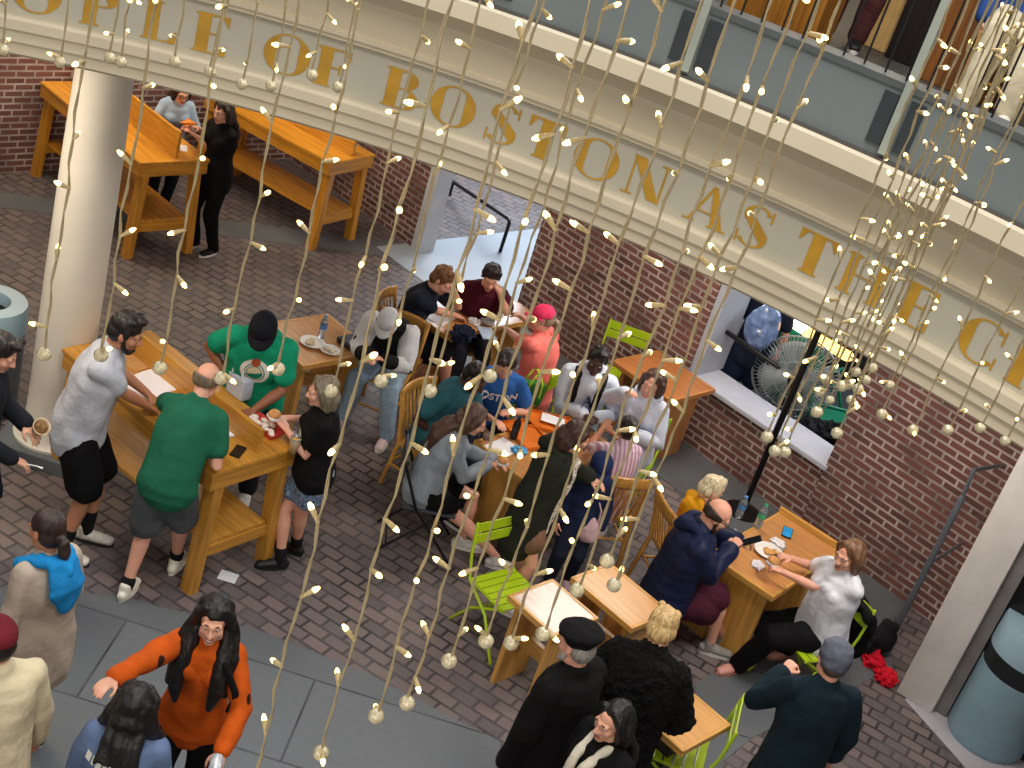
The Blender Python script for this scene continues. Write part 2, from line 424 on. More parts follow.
    def hell(mb, x, y, z, a, b_, c, n=14, m=9): mb.ell(HV(x, y, z), (a * hs, b_ * hs, c * hs), Rh, n, m)
    hell(b, 0, -.012, .034, .076, .095, .083); hell(b, 0, .028, -.035, .062, .066, .088); hell(b, 0, .068, -.095, .03, .026, .022)
    for k in (-1, 1):
        hell(b, k * .038, .058, -.028, .027, .026, .028); hell(b, k * .079, -.008, -.008, .011, .022, .034, 10, 7)
        hell(b, k * .047, .012, -.075, .022, .045, .03)
        hell(b, k * .013, .1, -.034, .0115, .011, .010, 8, 6)
    b.tube([HV(-.045, .074, .02), HV(0, .088, .02), HV(.045, .074, .02)], [.013 * hs] * 3, n=8)
    b.tube([HV(0, .086, .016), HV(0, .104, -.012), HV(0, .114, -.032)], [.009 * hs, .0105 * hs, .013 * hs], n=8)
    b.tube([HV(-.024, .083, -.064), HV(0, .094, -.061), HV(.024, .083, -.064)], [.0055 * hs, .0085 * hs, .0055 * hs], n=8)
    b.tube([HV(-.02, .083, -.072), HV(0, .093, -.074), HV(.02, .083, -.072)], [.005 * hs, .0085 * hs, .005 * hs], n=8)
    # hands
    for sgn, A, nn, dd, cu in ((1, AR, rn, rd, curl), (-1, AL, ln, ld, curl if lcurl is None else lcurl)):
        d = (A[2] - A[1]).normalized()
        if dd: d = (d * .5 + Vector(dd).normalized()).normalized()
        n_ = Vector(nn) if nn else (Vector((0, 0, 1)) if abs(d.z) < .75 else Vector((sgn * .9, .3, 0)))
        if abs(n_.normalized().dot(d)) > .95: n_ = n_ + Vector((.3, -.5, .2))
        add_hand(b, A[2], d, n_, sgn < 0, s if not kid else s * 1.1, cu)
    Rhi = Rh.inverted()
    M3 = np.array(Rhi); hc = np.array(Hc)
    def cls(c):
        q = (c - hc) @ M3.T / hs
        lip = (np.abs(q[:, 0]) < .026) & (q[:, 2] < -.055) & (q[:, 2] > -.081) & (q[:, 1] > .0795)
        return lip.astype(int)
    skm = skin(SKINS.get(sk, sk)); lipc = dict(dark='#5a322c', brown='#8a4a40').get(sk, '#b4665c')
    fuse(b, 'body', [skm, plain('lips', lipc, .4)], .0078 if not kid else .007, 2, .45, classify=cls, parent=root)
    # ---- eyes and brows
    ew = plain('eye_white', '#e8e4de', .2, .02); ei = plain('eye_iris', '#20150f', .15, .02)
    for k in (-1, 1):
        e = MB(); e.ell(HV(k * .031, .0735, .002), (.0125 * hs,) * 3, Rh, 12, 8, 0); e.ell(HV(k * .031 , .0815, .000), (.0066 * hs, .0052 * hs, .0066 * hs), Rh, 10, 6, 1)
        e.build('eye', [ew, ei], root, True)
        w_ = MB(); w_.tube([HV(k * .013, .0895, .026), HV(k * .032, .0865, .0295), HV(k * .05, .073, .021)], [(.0032 * hs), .0042 * hs, .0025 * hs], n=6)
        w_.build('eyebrow', hairmat(hair[1] if hair[0] != 'bald' else '#4a3a2c'), root, True)
    # ---- hair
    hstyle, hcol = hair[0], hair[1]
    H = MB()
    down = Vector((0, 0, -1)); back = R2 @ Vector((0, -1, 0))
    if hstyle == 'bald':
        for k in (-1, 1): H.tube([HV(k * .079, .012, .01), HV(k * .08, -.04, .005), HV(k * .055, -.085, .0), HV(0, -.103, -.005)], [(.008 * hs, .022 * hs), (.012 * hs, .032 * hs), (.014 * hs, .04 * hs), (.013 * hs, .042 * hs)], n=10)
    elif hstyle != 'none':
        v = 1.0 if hstyle in ('short', 'buzz') else 1.04
        if hstyle == 'buzz': v = .965
        if cap: v = .955
        H.ell(HV(0, -.02 if hstyle in ('short', 'buzz') else -.03, .052 if not cap else .04), (.085 * v * hs, .1 * v * hs, .083 * v * hs * (1 if not cap else .8)), Rh, 18, 12)
        H.ell(HV(0, -.05, -.005), (.084 * v * hs, .066 * v * hs, .082 * v * hs), Rh, 18, 12)
        if hstyle == 'short' and not cap:
            for i in range(9): H.ell(HV(random.uniform(-.055, .055), random.uniform(-.03, .066), .108 + random.uniform(-.012, .012)), (.026 * hs, .03 * hs, .024 * hs), Rh, 8, 6)
            for k in (-1, 1): H.ell(HV(k * .076, .008, .022), (.012 * hs, .022 * hs, .04 * hs), Rh, 10, 7)
        if hstyle in ('bob', 'long', 'longfront', 'curly'):
            for k in (-1, 1): H.tube([HV(k * .045, .03, .1 if not cap else .04), HV(k * .085, .012, .05), HV(k * .088, -.005, -.03), HV(k * .08, -.012, -.085)], [(.022 * hs), .03 * hs, .032 * hs, .03 * hs], n=10)
            for k in (-1, 1): H.tube([HV(k * .06, -.06, .06), HV(k * .082, -.045, -.03), HV(k * .078, -.04, -.105)], [.035 * hs, .04 * hs, .034 * hs], n=10)
            H.tube([HV(0, -.085, .04), HV(0, -.1, -.04), HV(0, -.085, -.115)], [(.07 * hs, .03 * hs), (.092 * hs, .045 * hs), (.085 * hs, .04 * hs)], side=Rh @ Vector((1, 0, 0)), n=14)
        if hstyle == 'curly':
            for i in range(34):
                a = random.uniform(0, 2 * PI); u = random.uniform(-.1, .13); r_ = .098
                if math.sin(a) > .5 and u < .08: continue
                H.ell(HV(r_ * math.cos(a) * .95, -.02 + r_ * math.sin(a) * (.95 if u < .1 else .5), u), (.03 * hs,) * 3, None, 8, 6)
        if hstyle in ('long', 'longfront'):
            st = HV(0, -.095, -.06); L = (hair[2] if len(hair) > 2 else .38) * s
            for k in (-1.6, -.8, 0, .8, 1.6):
                p0 = st + Rh @ Vector((k * .036 * hs, .012 * abs(k) * hs, 0))
                tgt = P2 + R2 @ Vector((k * .05 * s, -.145 * s, 0)); lowd = -(R1 @ Vector((0, 0, 1)))
                H.tube([HV(k * .03, -.09, .03), p0, lerp(p0, tgt, .6), tgt + lowd * .06 * s, tgt + lowd * L + R1 @ Vector((random.uniform(-.02, .02), .01, 0)) * s], [(.034 * hs), .036 * hs, .036 * hs, .036 * s, .014 * s], n=9)
        if hstyle == 'longfront':
            for k in (-1, 1):
                q = P2 + R2 @ Vector((k * .105 * s, .11 * s, -.02 * s)); lowd = -(R1 @ Vector((0, 0, 1)))
                H.tube([HV(k * .082, .0, -.06), HV(k * .095, .015, -.13), q, q + lowd * .13 * s + R1 @ Vector((k * .012, .05, 0)) * s, q + lowd * .27 * s + R1 @ Vector((-k * .01, .055, 0)) * s], [.036 * hs, .05 * hs, (.052 * s, .04 * s), (.05 * s, .032 * s), .02 * s], side=R2 @ Vector((1, 0, 0)), n=10)
                H.tube([HV(k * .08, -.03, .02), HV(k * .105, -.03, -.09), q + R2 @ Vector((k * .035 * s, -.06 * s, .02 * s)), q + lowd * .2 * s + R1 @ Vector((k * .05, .0, 0)) * s], [.036 * hs, .045 * hs, .05 * s, .022 * s], n=9)
        if hstyle == 'bun':
            H.ell(HV(0, -.115, .06), (.05 * hs, .045 * hs, .045 * hs), Rh)
        if hstyle == 'pony':
            H.ell(HV(0, -.115, -.01), (.03 * hs, .028 * hs, .028 * hs), Rh)
            H.tube([HV(0, -.115, -.01), HV(0, -.145, -.03), HV(0, -.15, -.09), HV(0.01, -.135, -.17)], [.024 * hs, .034 * hs, .036 * hs, .016 * hs], n=10)
    if H.v:
        fuse(H, 'hair', hairmat(hcol), .0075, 1, .4, .010 if hstyle != 'buzz' and not cap else .002, 26, (1, 1, .35), seed, parent=root)
    # ---- clothes
    if top:
        col, slv = top[0], top[1]; fit = top[2] if len(top) > 2 else .02; hem = top[3] if len(top) > 3 else .1; kind = top[4] if len(top) > 4 else 'cotton'
        T = MB(); torso(T, fit, hem, hemflare=.012)
        for A in (AR, AL):
            r1 = .05 * s * fwf + fit * .75
            if slv == 'short':
                e = lerp(A[0], A[1], .64); T.tube([A[0], lerp(A[0], A[1], .35), e], [r1, r1 * 1.02, r1 * 1.05], n=14)
            elif slv == 'long':
                T.tube([A[0], lerp(A[0], A[1], .5), A[1], lerp(A[1], A[2], .5), lerp(A[1], A[2], .93)], [r1, r1 * .98, r1 * .93, r1 * .85, .034 * s + fit * .75], n=14)
        name = top[5] if len(top) > 5 else ('shirt' if slv == 'short' else 'sweater')
        to = fuse(T, name, cloth(col, kind), .0105, 3, .5, .016 if kind != 'fur' else .016, 9 if kind != 'fur' else 38, (1, 1, .6), seed, parent=root)
    else: to = None
    if hood:
        Hd = MB(); q = P3 + R2 @ Vector((0, -.075 * s, -.0 * s))
        for k in range(-3, 4):
            pass
        pts = [P3 + R2 @ Vector((math.sin(a) * .105 * s, -.02 * s - math.cos(a) * .085 * s, (-.005 + .02 * math.cos(a)) * s)) for a in [math.radians(x) for x in range(-150, 151, 25)]]
        Hd.tube(pts, [.026 * s] + [.036 * s] * (len(pts) - 2) + [.026 * s], n=10)
        Hd.tube([P3 + R2 @ Vector((-.05 * s, -.11 * s, 0)), P3 + R2 @ Vector((0, -.14 * s, -.03 * s)), P3 + R2 @ Vector((.05 * s, -.11 * s, 0))], [.045 * s, .06 * s, .045 * s], n=10)
        if len(hood) > 1 and hood[1] == 'big':
            Hd.tube([P3 + R2 @ Vector((0, -.12 * s, .0)), P2 + R2 @ Vector((0, -.17 * s, -.08 * s)), P2 + R2 @ Vector((0.02 * s, -.155 * s, -.24 * s))], [(.1 * s, .05 * s), (.13 * s, .04 * s), (.05 * s, .02 * s)], side=R2 @ Vector((1, 0, 0)), n=14)
            for k in (-1, 1): Hd.tube([P3 + R2 @ Vector((k * .08 * s, -.03 * s, .0)), P2 + R2 @ Vector((k * .12 * s, .09 * s, .0)), P2 + R2 @ Vector((k * .09 * s, .125 * s, -.12 * s))], [.045 * s, .045 * s, .02 * s], n=10)
        fuse(Hd, 'hood', cloth(hood[0]), .0105, 2, .5, .012, 12, seed=seed, parent=root)
    if bottom:
        col, ln_ = bottom[0], bottom[1]; fit = bottom[2] if len(bottom) > 2 else .022; kind = bottom[3] if len(bottom) > 3 else 'cotton'
        B = MB()
        up0 = R0 @ Vector((0, 0, 1))
        B.tube([P0 - up0 * .07 * s, P0 + up0 * .02 * s, P0 + up0 * .1 * s], [(hipw * .9 * s + fit * .6, .11 * fat * s + fit * .6), (hipw * s + fit * .6, .118 * fat * s + fit * .6), (.155 * wf * s + fit * .4, .105 * fat * s + fit * .3)], side=R0 @ Vector((1, 0, 0)), n=18)
        for L in (LR, LL):
            Hj, K, A = L
            if ln_ == 'pants': B.tube([Hj, lerp(Hj, K, .4), K, lerp(K, A, .5), lerp(K, A, .97)], [.094 * s * fat ** .6 + fit * .5, .082 * s * fat ** .6 + fit * .7, .062 * s + fit * .8, .058 * s + fit * .6, .048 * s + fit * .7], n=14)
            else:
                f = dict(shorts=.88, short=.5, skirt=.7)[ln_] if isinstance(ln_, str) else ln_
                B.tube([Hj, lerp(Hj, K, f * .5), lerp(Hj, K, f)], [.094 * s * fat ** .6 + fit * .5, .088 * s * fat ** .6 + fit * .8, .082 * s * fat ** .6 + fit], n=14)
        bn = dict(pants='trousers', skirt='skirt').get(ln_, 'shorts')
        fuse(B, bn, cloth(col, kind), .0115, 3, .5, .014, 9, (1, 1, .6), seed + 5, parent=root)
    if shoes is not None:
        sole = '#e9e6df' if len(shoes) < 2 else shoes[1]
        for L in (LR, LL):
            Hj, K, A = L
            d = A - K; d.z = 0
            fd = Vector((0, 1, 0)) * (1 if True else 0)
            kd = K - Hj; kd.z = 0
            if sit is None and kd.length > .12 * s: fd = (fd + kd.normalized() * .6).normalized()
            fd.z = 0; g = Vector((A.x, A.y, 0)) if abs(A.z - .08 * s) < .05 else Vector((A.x, A.y, A.z - .08 * s))
            sd = fd.cross(Vector((0, 0, 1)))
            S = MB(); up = Vector((0, 0, 1))
            S.tube([g - fd * .05 * s + up * .045 * s, g + up * .05 * s, g + fd * .09 * s + up * .042 * s, g + fd * .165 * s + up * .034 * s], [(.034 * s, .038 * s), (.038 * s, .043 * s), (.046 * s, .035 * s), (.04 * s, .026 * s)], side=sd, n=14)
            S.tube([g + up * .05 * s - fd * .008 * s, g + up * .1 * s - fd * .012 * s], [.044 * s, .042 * s], n=14)
            so = fuse(S, 'shoe', plain('shoe', shoes[0], .55, .1, 30), .008, 2, .5, parent=root)
            Q = MB(); n_ = 20
            prof = []
            for j in range(n_):
                a = 2 * PI * j / n_; y = math.cos(a); x = math.sin(a); wdt = .043 + .007 * y
                prof.append(g + fd * (.06 + y * .135) * s + sd * x * wdt * s)
            Q.prism([(p.x, p.y) for p in prof], g.z, g.z + .024 * s); Q.build('sole', plain('shoe_sole', sole, .6, .05), so)
            if socks:
                Z = MB(); Z.tube([lerp(A, K, .0), lerp(A, K, socks[1])], [.044 * s, .05 * s], n=14, cap=True); Z.build('sock', cloth(socks[0]), root, True)
    if cap:
        kind, cc = cap[0], cap[1]; C = MB()
        if kind == 'cap':
            vs = []
            C.ell(HV(0, -.013, .046), (.091 * hs, .108 * hs, .088 * hs), Rh, 24, 16)
            Bm = C
            ob = C.build('cap', cloth(cc), root, True)
            # open the dome below the band line
            bm = bmesh.new(); bm.from_mesh(ob.data)
            nrm = Rh @ Vector((0, -.12, 1)); bmesh.ops.bisect_plane(bm, geom=list(bm.verts) + list(bm.edges) + list(bm.faces), plane_co=HV(0, 0, .038), plane_no=nrm, clear_inner=True)
            bm.to_mesh(ob.data); bm.free()
            md = ob.modifiers.new('t', 'SOLIDIFY'); md.thickness = .004
            sg = -1 if (len(cap) > 2 and cap[2] == 'back') else 1
            Q = MB(); pv = []
            for i in range(5):
                for j in range(13):
                    a = PI * j / 12; r_ = 1 + i * .19
                    x = .082 * math.cos(a) * (1 + .04 * i); y = -.013 + (.1 * math.sin(a)) * 1.0 + (.019 * i) * (math.sin(a) ** .7 if math.sin(a) > 0 else 0)
                    pv.append(HV(x, sg * y, .046 + .004 - .006 * i - .012 * (math.cos(a) ** 2)))
            fs = [(i * 13 + j, i * 13 + j + 1, (i + 1) * 13 + j + 1, (i + 1) * 13 + j) for i in range(4) for j in range(12)]
            Q.add(pv, fs); br = Q.build('brim', cloth(cc), ob, True); md = br.modifiers.new('t', 'SOLIDIFY'); md.thickness = .004
            k = MB(); k.ell(HV(0, -.013, .134), (.009 * hs, .009 * hs, .006 * hs), Rh, 10, 6); k.build('button', cloth(cc), ob, True)
        elif kind == 'beret':
            C.ell(HV(0.012, -.005, .085), (.125 * hs, .135 * hs, .05 * hs), Rh, 24, 12); C.ell(HV(0, -.015, .05), (.09 * hs, .105 * hs, .05 * hs), Rh, 20, 10)
            C.tube([HV(-.05, .085, .045), HV(0, .125, .04), HV(.05, .085, .045)], [(.012 * hs), .014 * hs, .012 * hs], n=8)
            fuse(C, 'cap', cloth(cc), .008, 3, .5, .008, 16, seed=seed, parent=root)
        elif kind == 'beanie':
            C.ell(HV(0, -.018, .05), (.094 * hs, .11 * hs, .1 * hs), Rh, 20, 12); C.tube([HV(.0, -.018, .02), HV(0, -.018, .055)], [(.094 * hs, .109 * hs), (.096 * hs, .111 * hs)], side=Rh @ Vector((1, 0, 0)), n=20)
            bo = fuse(C, 'cap', cloth(cc), .008, 2, .5, .008, 22, seed=seed, parent=root)
            if False: pass
    if beard:
        Q = MB()
        for k in (-1, 1): Q.tube([HV(k * .068, .012, -.03), HV(k * .06, .03, -.075), HV(k * .034, .07, -.1), HV(0, .083, -.105)], [.014 * hs, .02 * hs, .02 * hs, .02 * hs], n=8)
        Q.tube([HV(-.03, .084, -.056), HV(0, .098, -.049), HV(.03, .084, -.056)], [.006 * hs] * 3, n=8)
        Q.tube([HV(0, .085, -.09), HV(0, .08, -.115)], [.022 * hs, .018 * hs], n=8)
        fuse(Q, 'beard', hairmat(beard), .007, 1, .5, .006, 30, seed=seed, parent=root)
    if smile:
        Q = MB(); Q.tube([HV(-.02, .0865, -.064), HV(0, .0975, -.068), HV(.02, .0865, -.064)], [(.003 * hs, .003 * hs), (.006 * hs, .005 * hs), (.003 * hs, .003 * hs)], n=8); Q.build('teeth', plain('teeth', '#efe9e0', .3, .02), root, True)
    if glasses:
        Q = MB()
        for k in (-1, 1):
            pts = [HV(k * .033 + .024 * math.cos(a), .101, .0 + .019 * math.sin(a)) for a in [2 * PI * j / 14 for j in range(15)]]
            Q.tube(pts, .0028 * hs, n=6); Q.tube([HV(k * .056, .1, .006), HV(k * .079, .02, .004)], .0028 * hs, n=6)
        Q.tube([HV(-.01, .103, .004), HV(.01, .103, .004)], .0028 * hs, n=6)
        go = Q.build('glasses', plain('glasses_frame', glasses, .3), root, True)
    root_info = dict(root=root, s=s, hs=hs, HV=HV, P0=P0, Pm=Pm, P2=P2, P3=P3, R0=R0, R1=R1, R2=R2, Rh=Rh, AR=AR, AL=AL, LR=LR, LL=LL, top=to, base=base, RW=RW, fz=fz)
    return root_info
def worldpt(P, v): return P['base'] + P['RW'] @ v
# ---------------------------------------------------------------- camera, sky, light
cam = bpy.data.cameras.new('camera'); co = bpy.data.objects.new('camera', cam); COL.objects.link(co)
co.location = (0, 0, CH)
Mx = Matrix((_x, _y, _z)).transposed()      # columns: world axes seen in camera coords (x right, y down, z forward)
R = Matrix(((Mx[0][0], Mx[1][0], Mx[2][0]), (Mx[0][1], Mx[1][1], Mx[2][1]), (Mx[0][2], Mx[1][2], Mx[2][2])))
right = Vector((_x.x, _y.x, _z.x)); dn = Vector((_x.y, _y.y, _z.y)); fw = Vector((_x.z, _y.z, _z.z))
cm = Matrix.Identity(4)
for i in range(3): cm[i][0] = right[i]; cm[i][1] = -dn[i]; cm[i][2] = -fw[i]; 
cm[0][3], cm[1][3], cm[2][3] = 0, 0, CH
co.matrix_world = cm
cam.sensor_width = 36; cam.lens = FOC / 1024 * 36; cam.clip_end = 100; cam.clip_start = .05
SC.camera = co
wd = bpy.data.worlds.new('world'); SC.world = wd; wd.use_nodes = True
bg = wd.node_tree.nodes['Background']; bg.inputs['Color'].default_value = (1.0, .98, .96, 1); bg.inputs['Strength'].default_value = .30
SC.view_settings.view_transform = 'Standard'; SC.view_settings.look = 'None'; SC.view_settings.gamma = 1; SC.view_settings.exposure = 0.0
SC.view_settings.use_curve_mapping = False
def area(name, loc, size, power, col=(1, 1, 1), aim=None, sy=None):
    l = bpy.data.lights.new(name, 'AREA'); l.energy = power; l.color = col; l.size = size
    if sy: l.shape = 'RECTANGLE'; l.size_y = sy
    o = bpy.data.objects.new(name, l); COL.objects.link(o); o.location = loc
    d = (Vector(aim) - Vector(loc)) if aim else Vector((0, 0, -1))
    o.rotation_euler = d.to_track_quat('-Z', 'Y').to_euler(); return o
area('dome_daylight', (-.6, 6.5, 10.5), 5.0, 560, (.97, .98, 1))
area('front_fill', (-1.2, -2.2, 5.6), 2.4, 190, (1, .9, .74), aim=(-.2, 8, 2.6))  # added fill light behind the camera, brightens the ring and the faces
area('dome_lamp', (1.5, 3.0, 9.0), 1.6, 240, (1, .92, .82), aim=(0, 8, 3.5))
area('hall_lamp', (-5.2, 12.6, 3.3), 1.2, 70, (1, .86, .66))
area('hall_lamp', (-2.9, 13.6, 3.3), 1.0, 50, (1, .87, .68))
area('hall_lamp', (-4.1, 7.7, 3.35), 1.0, 62, (1, .85, .65))
area('hall_lamp', (1.2, 11.0, 3.3), 1.2, 70, (1, .9, .78))
area('hall_lamp', (2.75, 8.1, 3.35), .9, 62, (1, .92, .85))
area('entrance_daylight', (-.3, 17.6, 3.0), 2.4, 330, (.78, .88, 1), aim=(-.9, 15.5, 0))
area('window_daylight', (4.6, 13.4, 3.3), 2.0, 260, (.85, .92, 1), aim=(2.7, 11.5, .6))
area('upper_hall_lamp', (2.2, 11.2, 7.6), 1.6, 160, (1, .85, .62))

# ---------------------------------------------------------------- setting
floor_m = brickmat('paving_brick', '#7a6b67', '#57565c', '#4f4b4c', .185, .115, .012, False, '#47444a', .6, .3)
F = MB(); F.add([(-14, 2, 0), (12, 2, 0), (12, 26, 0), (-14, 26, 0)], [(0, 1, 2, 3)])
Rf = Matrix.Rotation(math.radians(-22), 4, 'Z')
me = F.xf(Rf.inverted()).mesh('floor', floor_m); fo = link('floor', me); fo.rotation_euler = (0, 0, math.radians(-22)); struct(fo, 'dark brick paved market floor')
stone = brickmat('grey_paving_stone', '#6a6f74', '#5e6368', '#474b4f', 1.3, .8, .008, False, '#5a5e62', .5, .2)
stone2 = plain('wall_paving_stone', '#5d6063', .55, .16, 1.6, .15, 12)
def slab(pts, m, z=.006, label='grey stone band in the floor'):
    o = MB().prism([(p.x, p.y) for p in pts], 0.0005, z).build('floor_stone', m); return struct(o, label)
slab([G(-30, 588), G(40, 588), G(81, 594), G(124, 597), G(161, 608), G(210, 618), G(262, 632), G(320, 655), G(374, 677), G(450, 717), G(520, 752), G(610, 800), G(620, 1000), G(-150, 1000)], stone, label='grey granite circle in the floor')
slab([G(655, 710), G(728, 664), G(800, 640), G(882, 612), G(892, 668), G(850, 690), G(752, 738), G(690, 790), G(600, 820)], stone, label='pale stone strip crossing the floor')
slab([wp(-2.1, 0, -.0), wp(2.6, 0, 0), wp(2.6, 0, .75), wp(-2.1, 0, .75)], stone2, .007, 'grey stone strip along the brick wall')
slab([wp(-4.4, 0, -4.5), wp(-2.1, 0, -4.5), wp(-2.1, 0, .45), wp(-4.4, 0, .45)], plain('entrance_stone', '#9aa2ab', .5, .08, 2), .005, 'bluish stone floor of the entrance passage')
slab([wp(-5.2, 0, -9.5), wp(-.6, 0, -9.5), wp(-.6, 0, -4.5), wp(-5.2, 0, -4.5)], brickmat('pink_paving', '#b79a98', '#a58d92', '#8f8287', .2, .1, .01, False, '#8d777b', .6, .2), .005, 'pinkish brick paving beyond the entrance passage')
a = G(-25, 190); b_ = G(420, 245); c = G(432, 262); d = G(-25, 205)
slab([a, b_, c, d], stone2, .004, 'grey stone strip before the back wall')
slab([G(905, 700), G(960, 640), G(1060, 640), G(1060, 790), G(985, 790)], plain('threshold_stone', '#a7a5ac', .5, .1, 2), .005, 'pale stone threshold by the doorway')

wall_m = brickmat('wall_brick', '#7e5148', '#684541', '#b9aaa4', .205, .07, .011, True, '#37292c')
# brick wall with the window opening; local x runs along the wall, y is depth
tj0, sz = onwall(691, 352); tj1, _ = onwall(834, 440); tc, _ = onwall(545, 212)
sz0 = onwall(719, 395)[1]; sz1 = onwall(825, 461)[1]
t0, t1 = onwall(693, 356)[0], onwall(829, 458)[0]
SILL = (sz0 + sz1) / 2
TL = tc
def wallobj(name, mb, m, label):
    o = mb.build(name, m); o.location = WP; o.rotation_euler = (0, 0, UA); return struct(o, label)
w = MB(); TH = .32
w.box(TL, t0, 0, TH, 0, 3.4); w.box(t1, 4.6, 0, TH, 0, 3.4); w.box(t0, t1, 0.04, TH, 0, SILL - .05); w.box(t0, t1, 0, TH, 2.3, 3.4)
wallobj('wall_right', w, wall_m, 'weathered red brick wall with the window opening')
w = MB(); tj = (G(431, 252) - WP).dot(U); w.box(-7.0, tj - .14, 0, TH, 0, 3.4); wallobj('wall_back', w, wall_m, 'brick wall behind the back tables')
VA = math.atan2(W.y, W.x)
w = MB(); w.box(-3.2, 3.75, 0, .3, 0, 3.4); o = w.build('wall_left', wall_m); o.location = (-5.6, 13.45, 0); o.rotation_euler = (0, 0, VA); struct(o, 'brick wall at the left behind the tall table')
plaster = plain('grey_plaster', '#b9bac0', .7, .07, 3, .1)
w = MB(); w.box(tj - .14, tj, -.03, .2, 0, 3.4); wallobj('trim_1', w, plaster, 'grey door jamb of the entrance passage')
# window: sill, jambs, sash rails
sill = MB(); sill.box(t0 - .03, t1 + .03, -.03, .40, SILL - .05, SILL, .012)
so = wallobj('window_1', sill, plain('stone_sill', '#b4b6c2', .6, .08, 5, .1), 'pale stone sill window opening in the brick wall')
j = MB(); j.box(t0 - .0, t0 + .10, .02, .45, SILL, 2.3, .01); j.build('jamb', plain('painted_jamb', '#aeb3bd', .5, .06), so)
j = MB(); j.box(t1 - .06, t1, .14, .45, SILL, 2.3, .01); j.build('jamb', plain('painted_jamb', '#aeb3bd', .5, .06), so)
# yard behind the window
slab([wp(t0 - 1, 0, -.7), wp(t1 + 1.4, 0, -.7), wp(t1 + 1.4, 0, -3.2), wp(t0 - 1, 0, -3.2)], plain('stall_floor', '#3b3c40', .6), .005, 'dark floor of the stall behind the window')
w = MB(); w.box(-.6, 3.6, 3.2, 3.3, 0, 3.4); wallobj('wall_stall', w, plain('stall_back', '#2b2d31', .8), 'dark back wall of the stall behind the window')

# grey pillar, dark doorway beside it
cream = plain('cream_paint', '#cbc5b6', .55, .05, 2.5, .08, 20)
pc = G(896, 692); pr = G(927, 703)
dv = (pr - pc).normalized(); pn = Vector((-dv.y, dv.x, 0))
if pn.y < 0: pn = -pn
def oriented(mb, name, m, o, dx, label):
    ob = mb.build(name, m); ob.location = o; ob.rotation_euler = (0, 0, math.atan2(dx.y, dx.x)); return struct(ob, label)
pa = Vector((math.cos(math.radians(-28)), math.sin(math.radians(-28)), 0))
p = MB(); p.box(0, .30, 0, .30, 0, 3.42, .01); oriented(p, 'pillar', plain('concrete_pillar', '#c4bfbb', .7, .11, 3, .2, 30), pc, pa, 'square grey concrete pillar')
p = MB(); p.box(.30, .40, .06, .2, 0, 3.42); oriented(p, 'trim_2', plain('dark_jamb', '#6d6a69', .6), pc, pa, 'grey steel door jamb beside the pillar')
p = MB(); p.box(.40, 2.0, .12, .17, 0, 3.4); oriented(p, 'door_1', plain('dark_glass_door', '#0b0d10', .15, .1), pc, pa, 'dark glazed doorway beside the grey pillar')
# round white column with base
cb = G(51, 447); cc = cb
co2 = MB().lathe([(.0, 0), (.29, 0), (.29, .14), (.27, .15), (.25, .17), (.24, .22), (.218, .26), (.212, .6), (.212, 1.4), (.205, 2.4), (.188, 3.2), (.22, 3.3), (.24, 3.42), (0, 3.42)], 48).build('column', plain('column_paint', '#d8d2c6', .5, .05, 2, .05), None, True, cc, sharp=40)
struct(co2, 'round white column at the left')
pl = MB().box(-.34, .34, -.34, .34, 0, .12, .01).build('plinth', plain('plinth_grey', '#5f6468', .7), co2)

# ---- ring entablature around the opening
RC = Vector((-1.25, 1.98, 0)); A0, A1 = math.radians(10), math.radians(165)
def sweep(name, prof, m, n=120, parent=None, a0=A0, a1=A1, sm=True):
    vs, fs = [], []; k = len(prof)
    for i in range(n + 1):
        a = a0 + (a1 - a0) * i / n
        for r, z in prof: vs.append(RC + Vector((r * math.cos(a), r * math.sin(a), z)))
    for i in range(n):
        for q in range(k):
            q2 = (q + 1) % k; fs.append((i * k + q, (i + 1) * k + q, (i + 1) * k + q2, i * k + q2))
    fs += [tuple(range(k)), tuple(range(n * k, n * k + k))]
    o = MB().add(vs, fs).build(name, m, parent, sm); 
    if sm: o.data.set_sharp_from_angle(angle=math.radians(25))
    return o
RB = 5.93
cornice_m = plain('cornice_paint', '#cfc4ab', .5, .05, 2)
ring = sweep('trim_3', [(6.5, 4.44), (5.67, 4.44), (5.67, 4.345), (5.69, 4.335), (5.82, 4.255), (5.84, 4.235), (5.885, 4.03), (5.865, 4.025), (5.865, 4.0), (5.885, 3.995), (5.885, 3.97), (5.90, 3.96), (5.92, 3.955), (6.5, 3.955)], cornice_m)
struct(ring, 'cream ring entablature with gold inscription below the mezzanine')
frz = sweep('frieze', [(6.5, 3.955), (5.92, 3.955), (5.92, 3.645), (6.5, 3.645)], plain('frieze_paint', '#b7b3a3', .55, .05, 2), parent=ring)
arc = sweep('architrave', [(6.5, 3.645), (5.875, 3.645), (5.865, 3.625), (5.865, 3.57), (5.885, 3.565), (5.885, 3.495), (5.905, 3.49), (5.905, 3.42), (5.93, 3.40), (6.5, 3.40)], cornice_m, parent=ring)
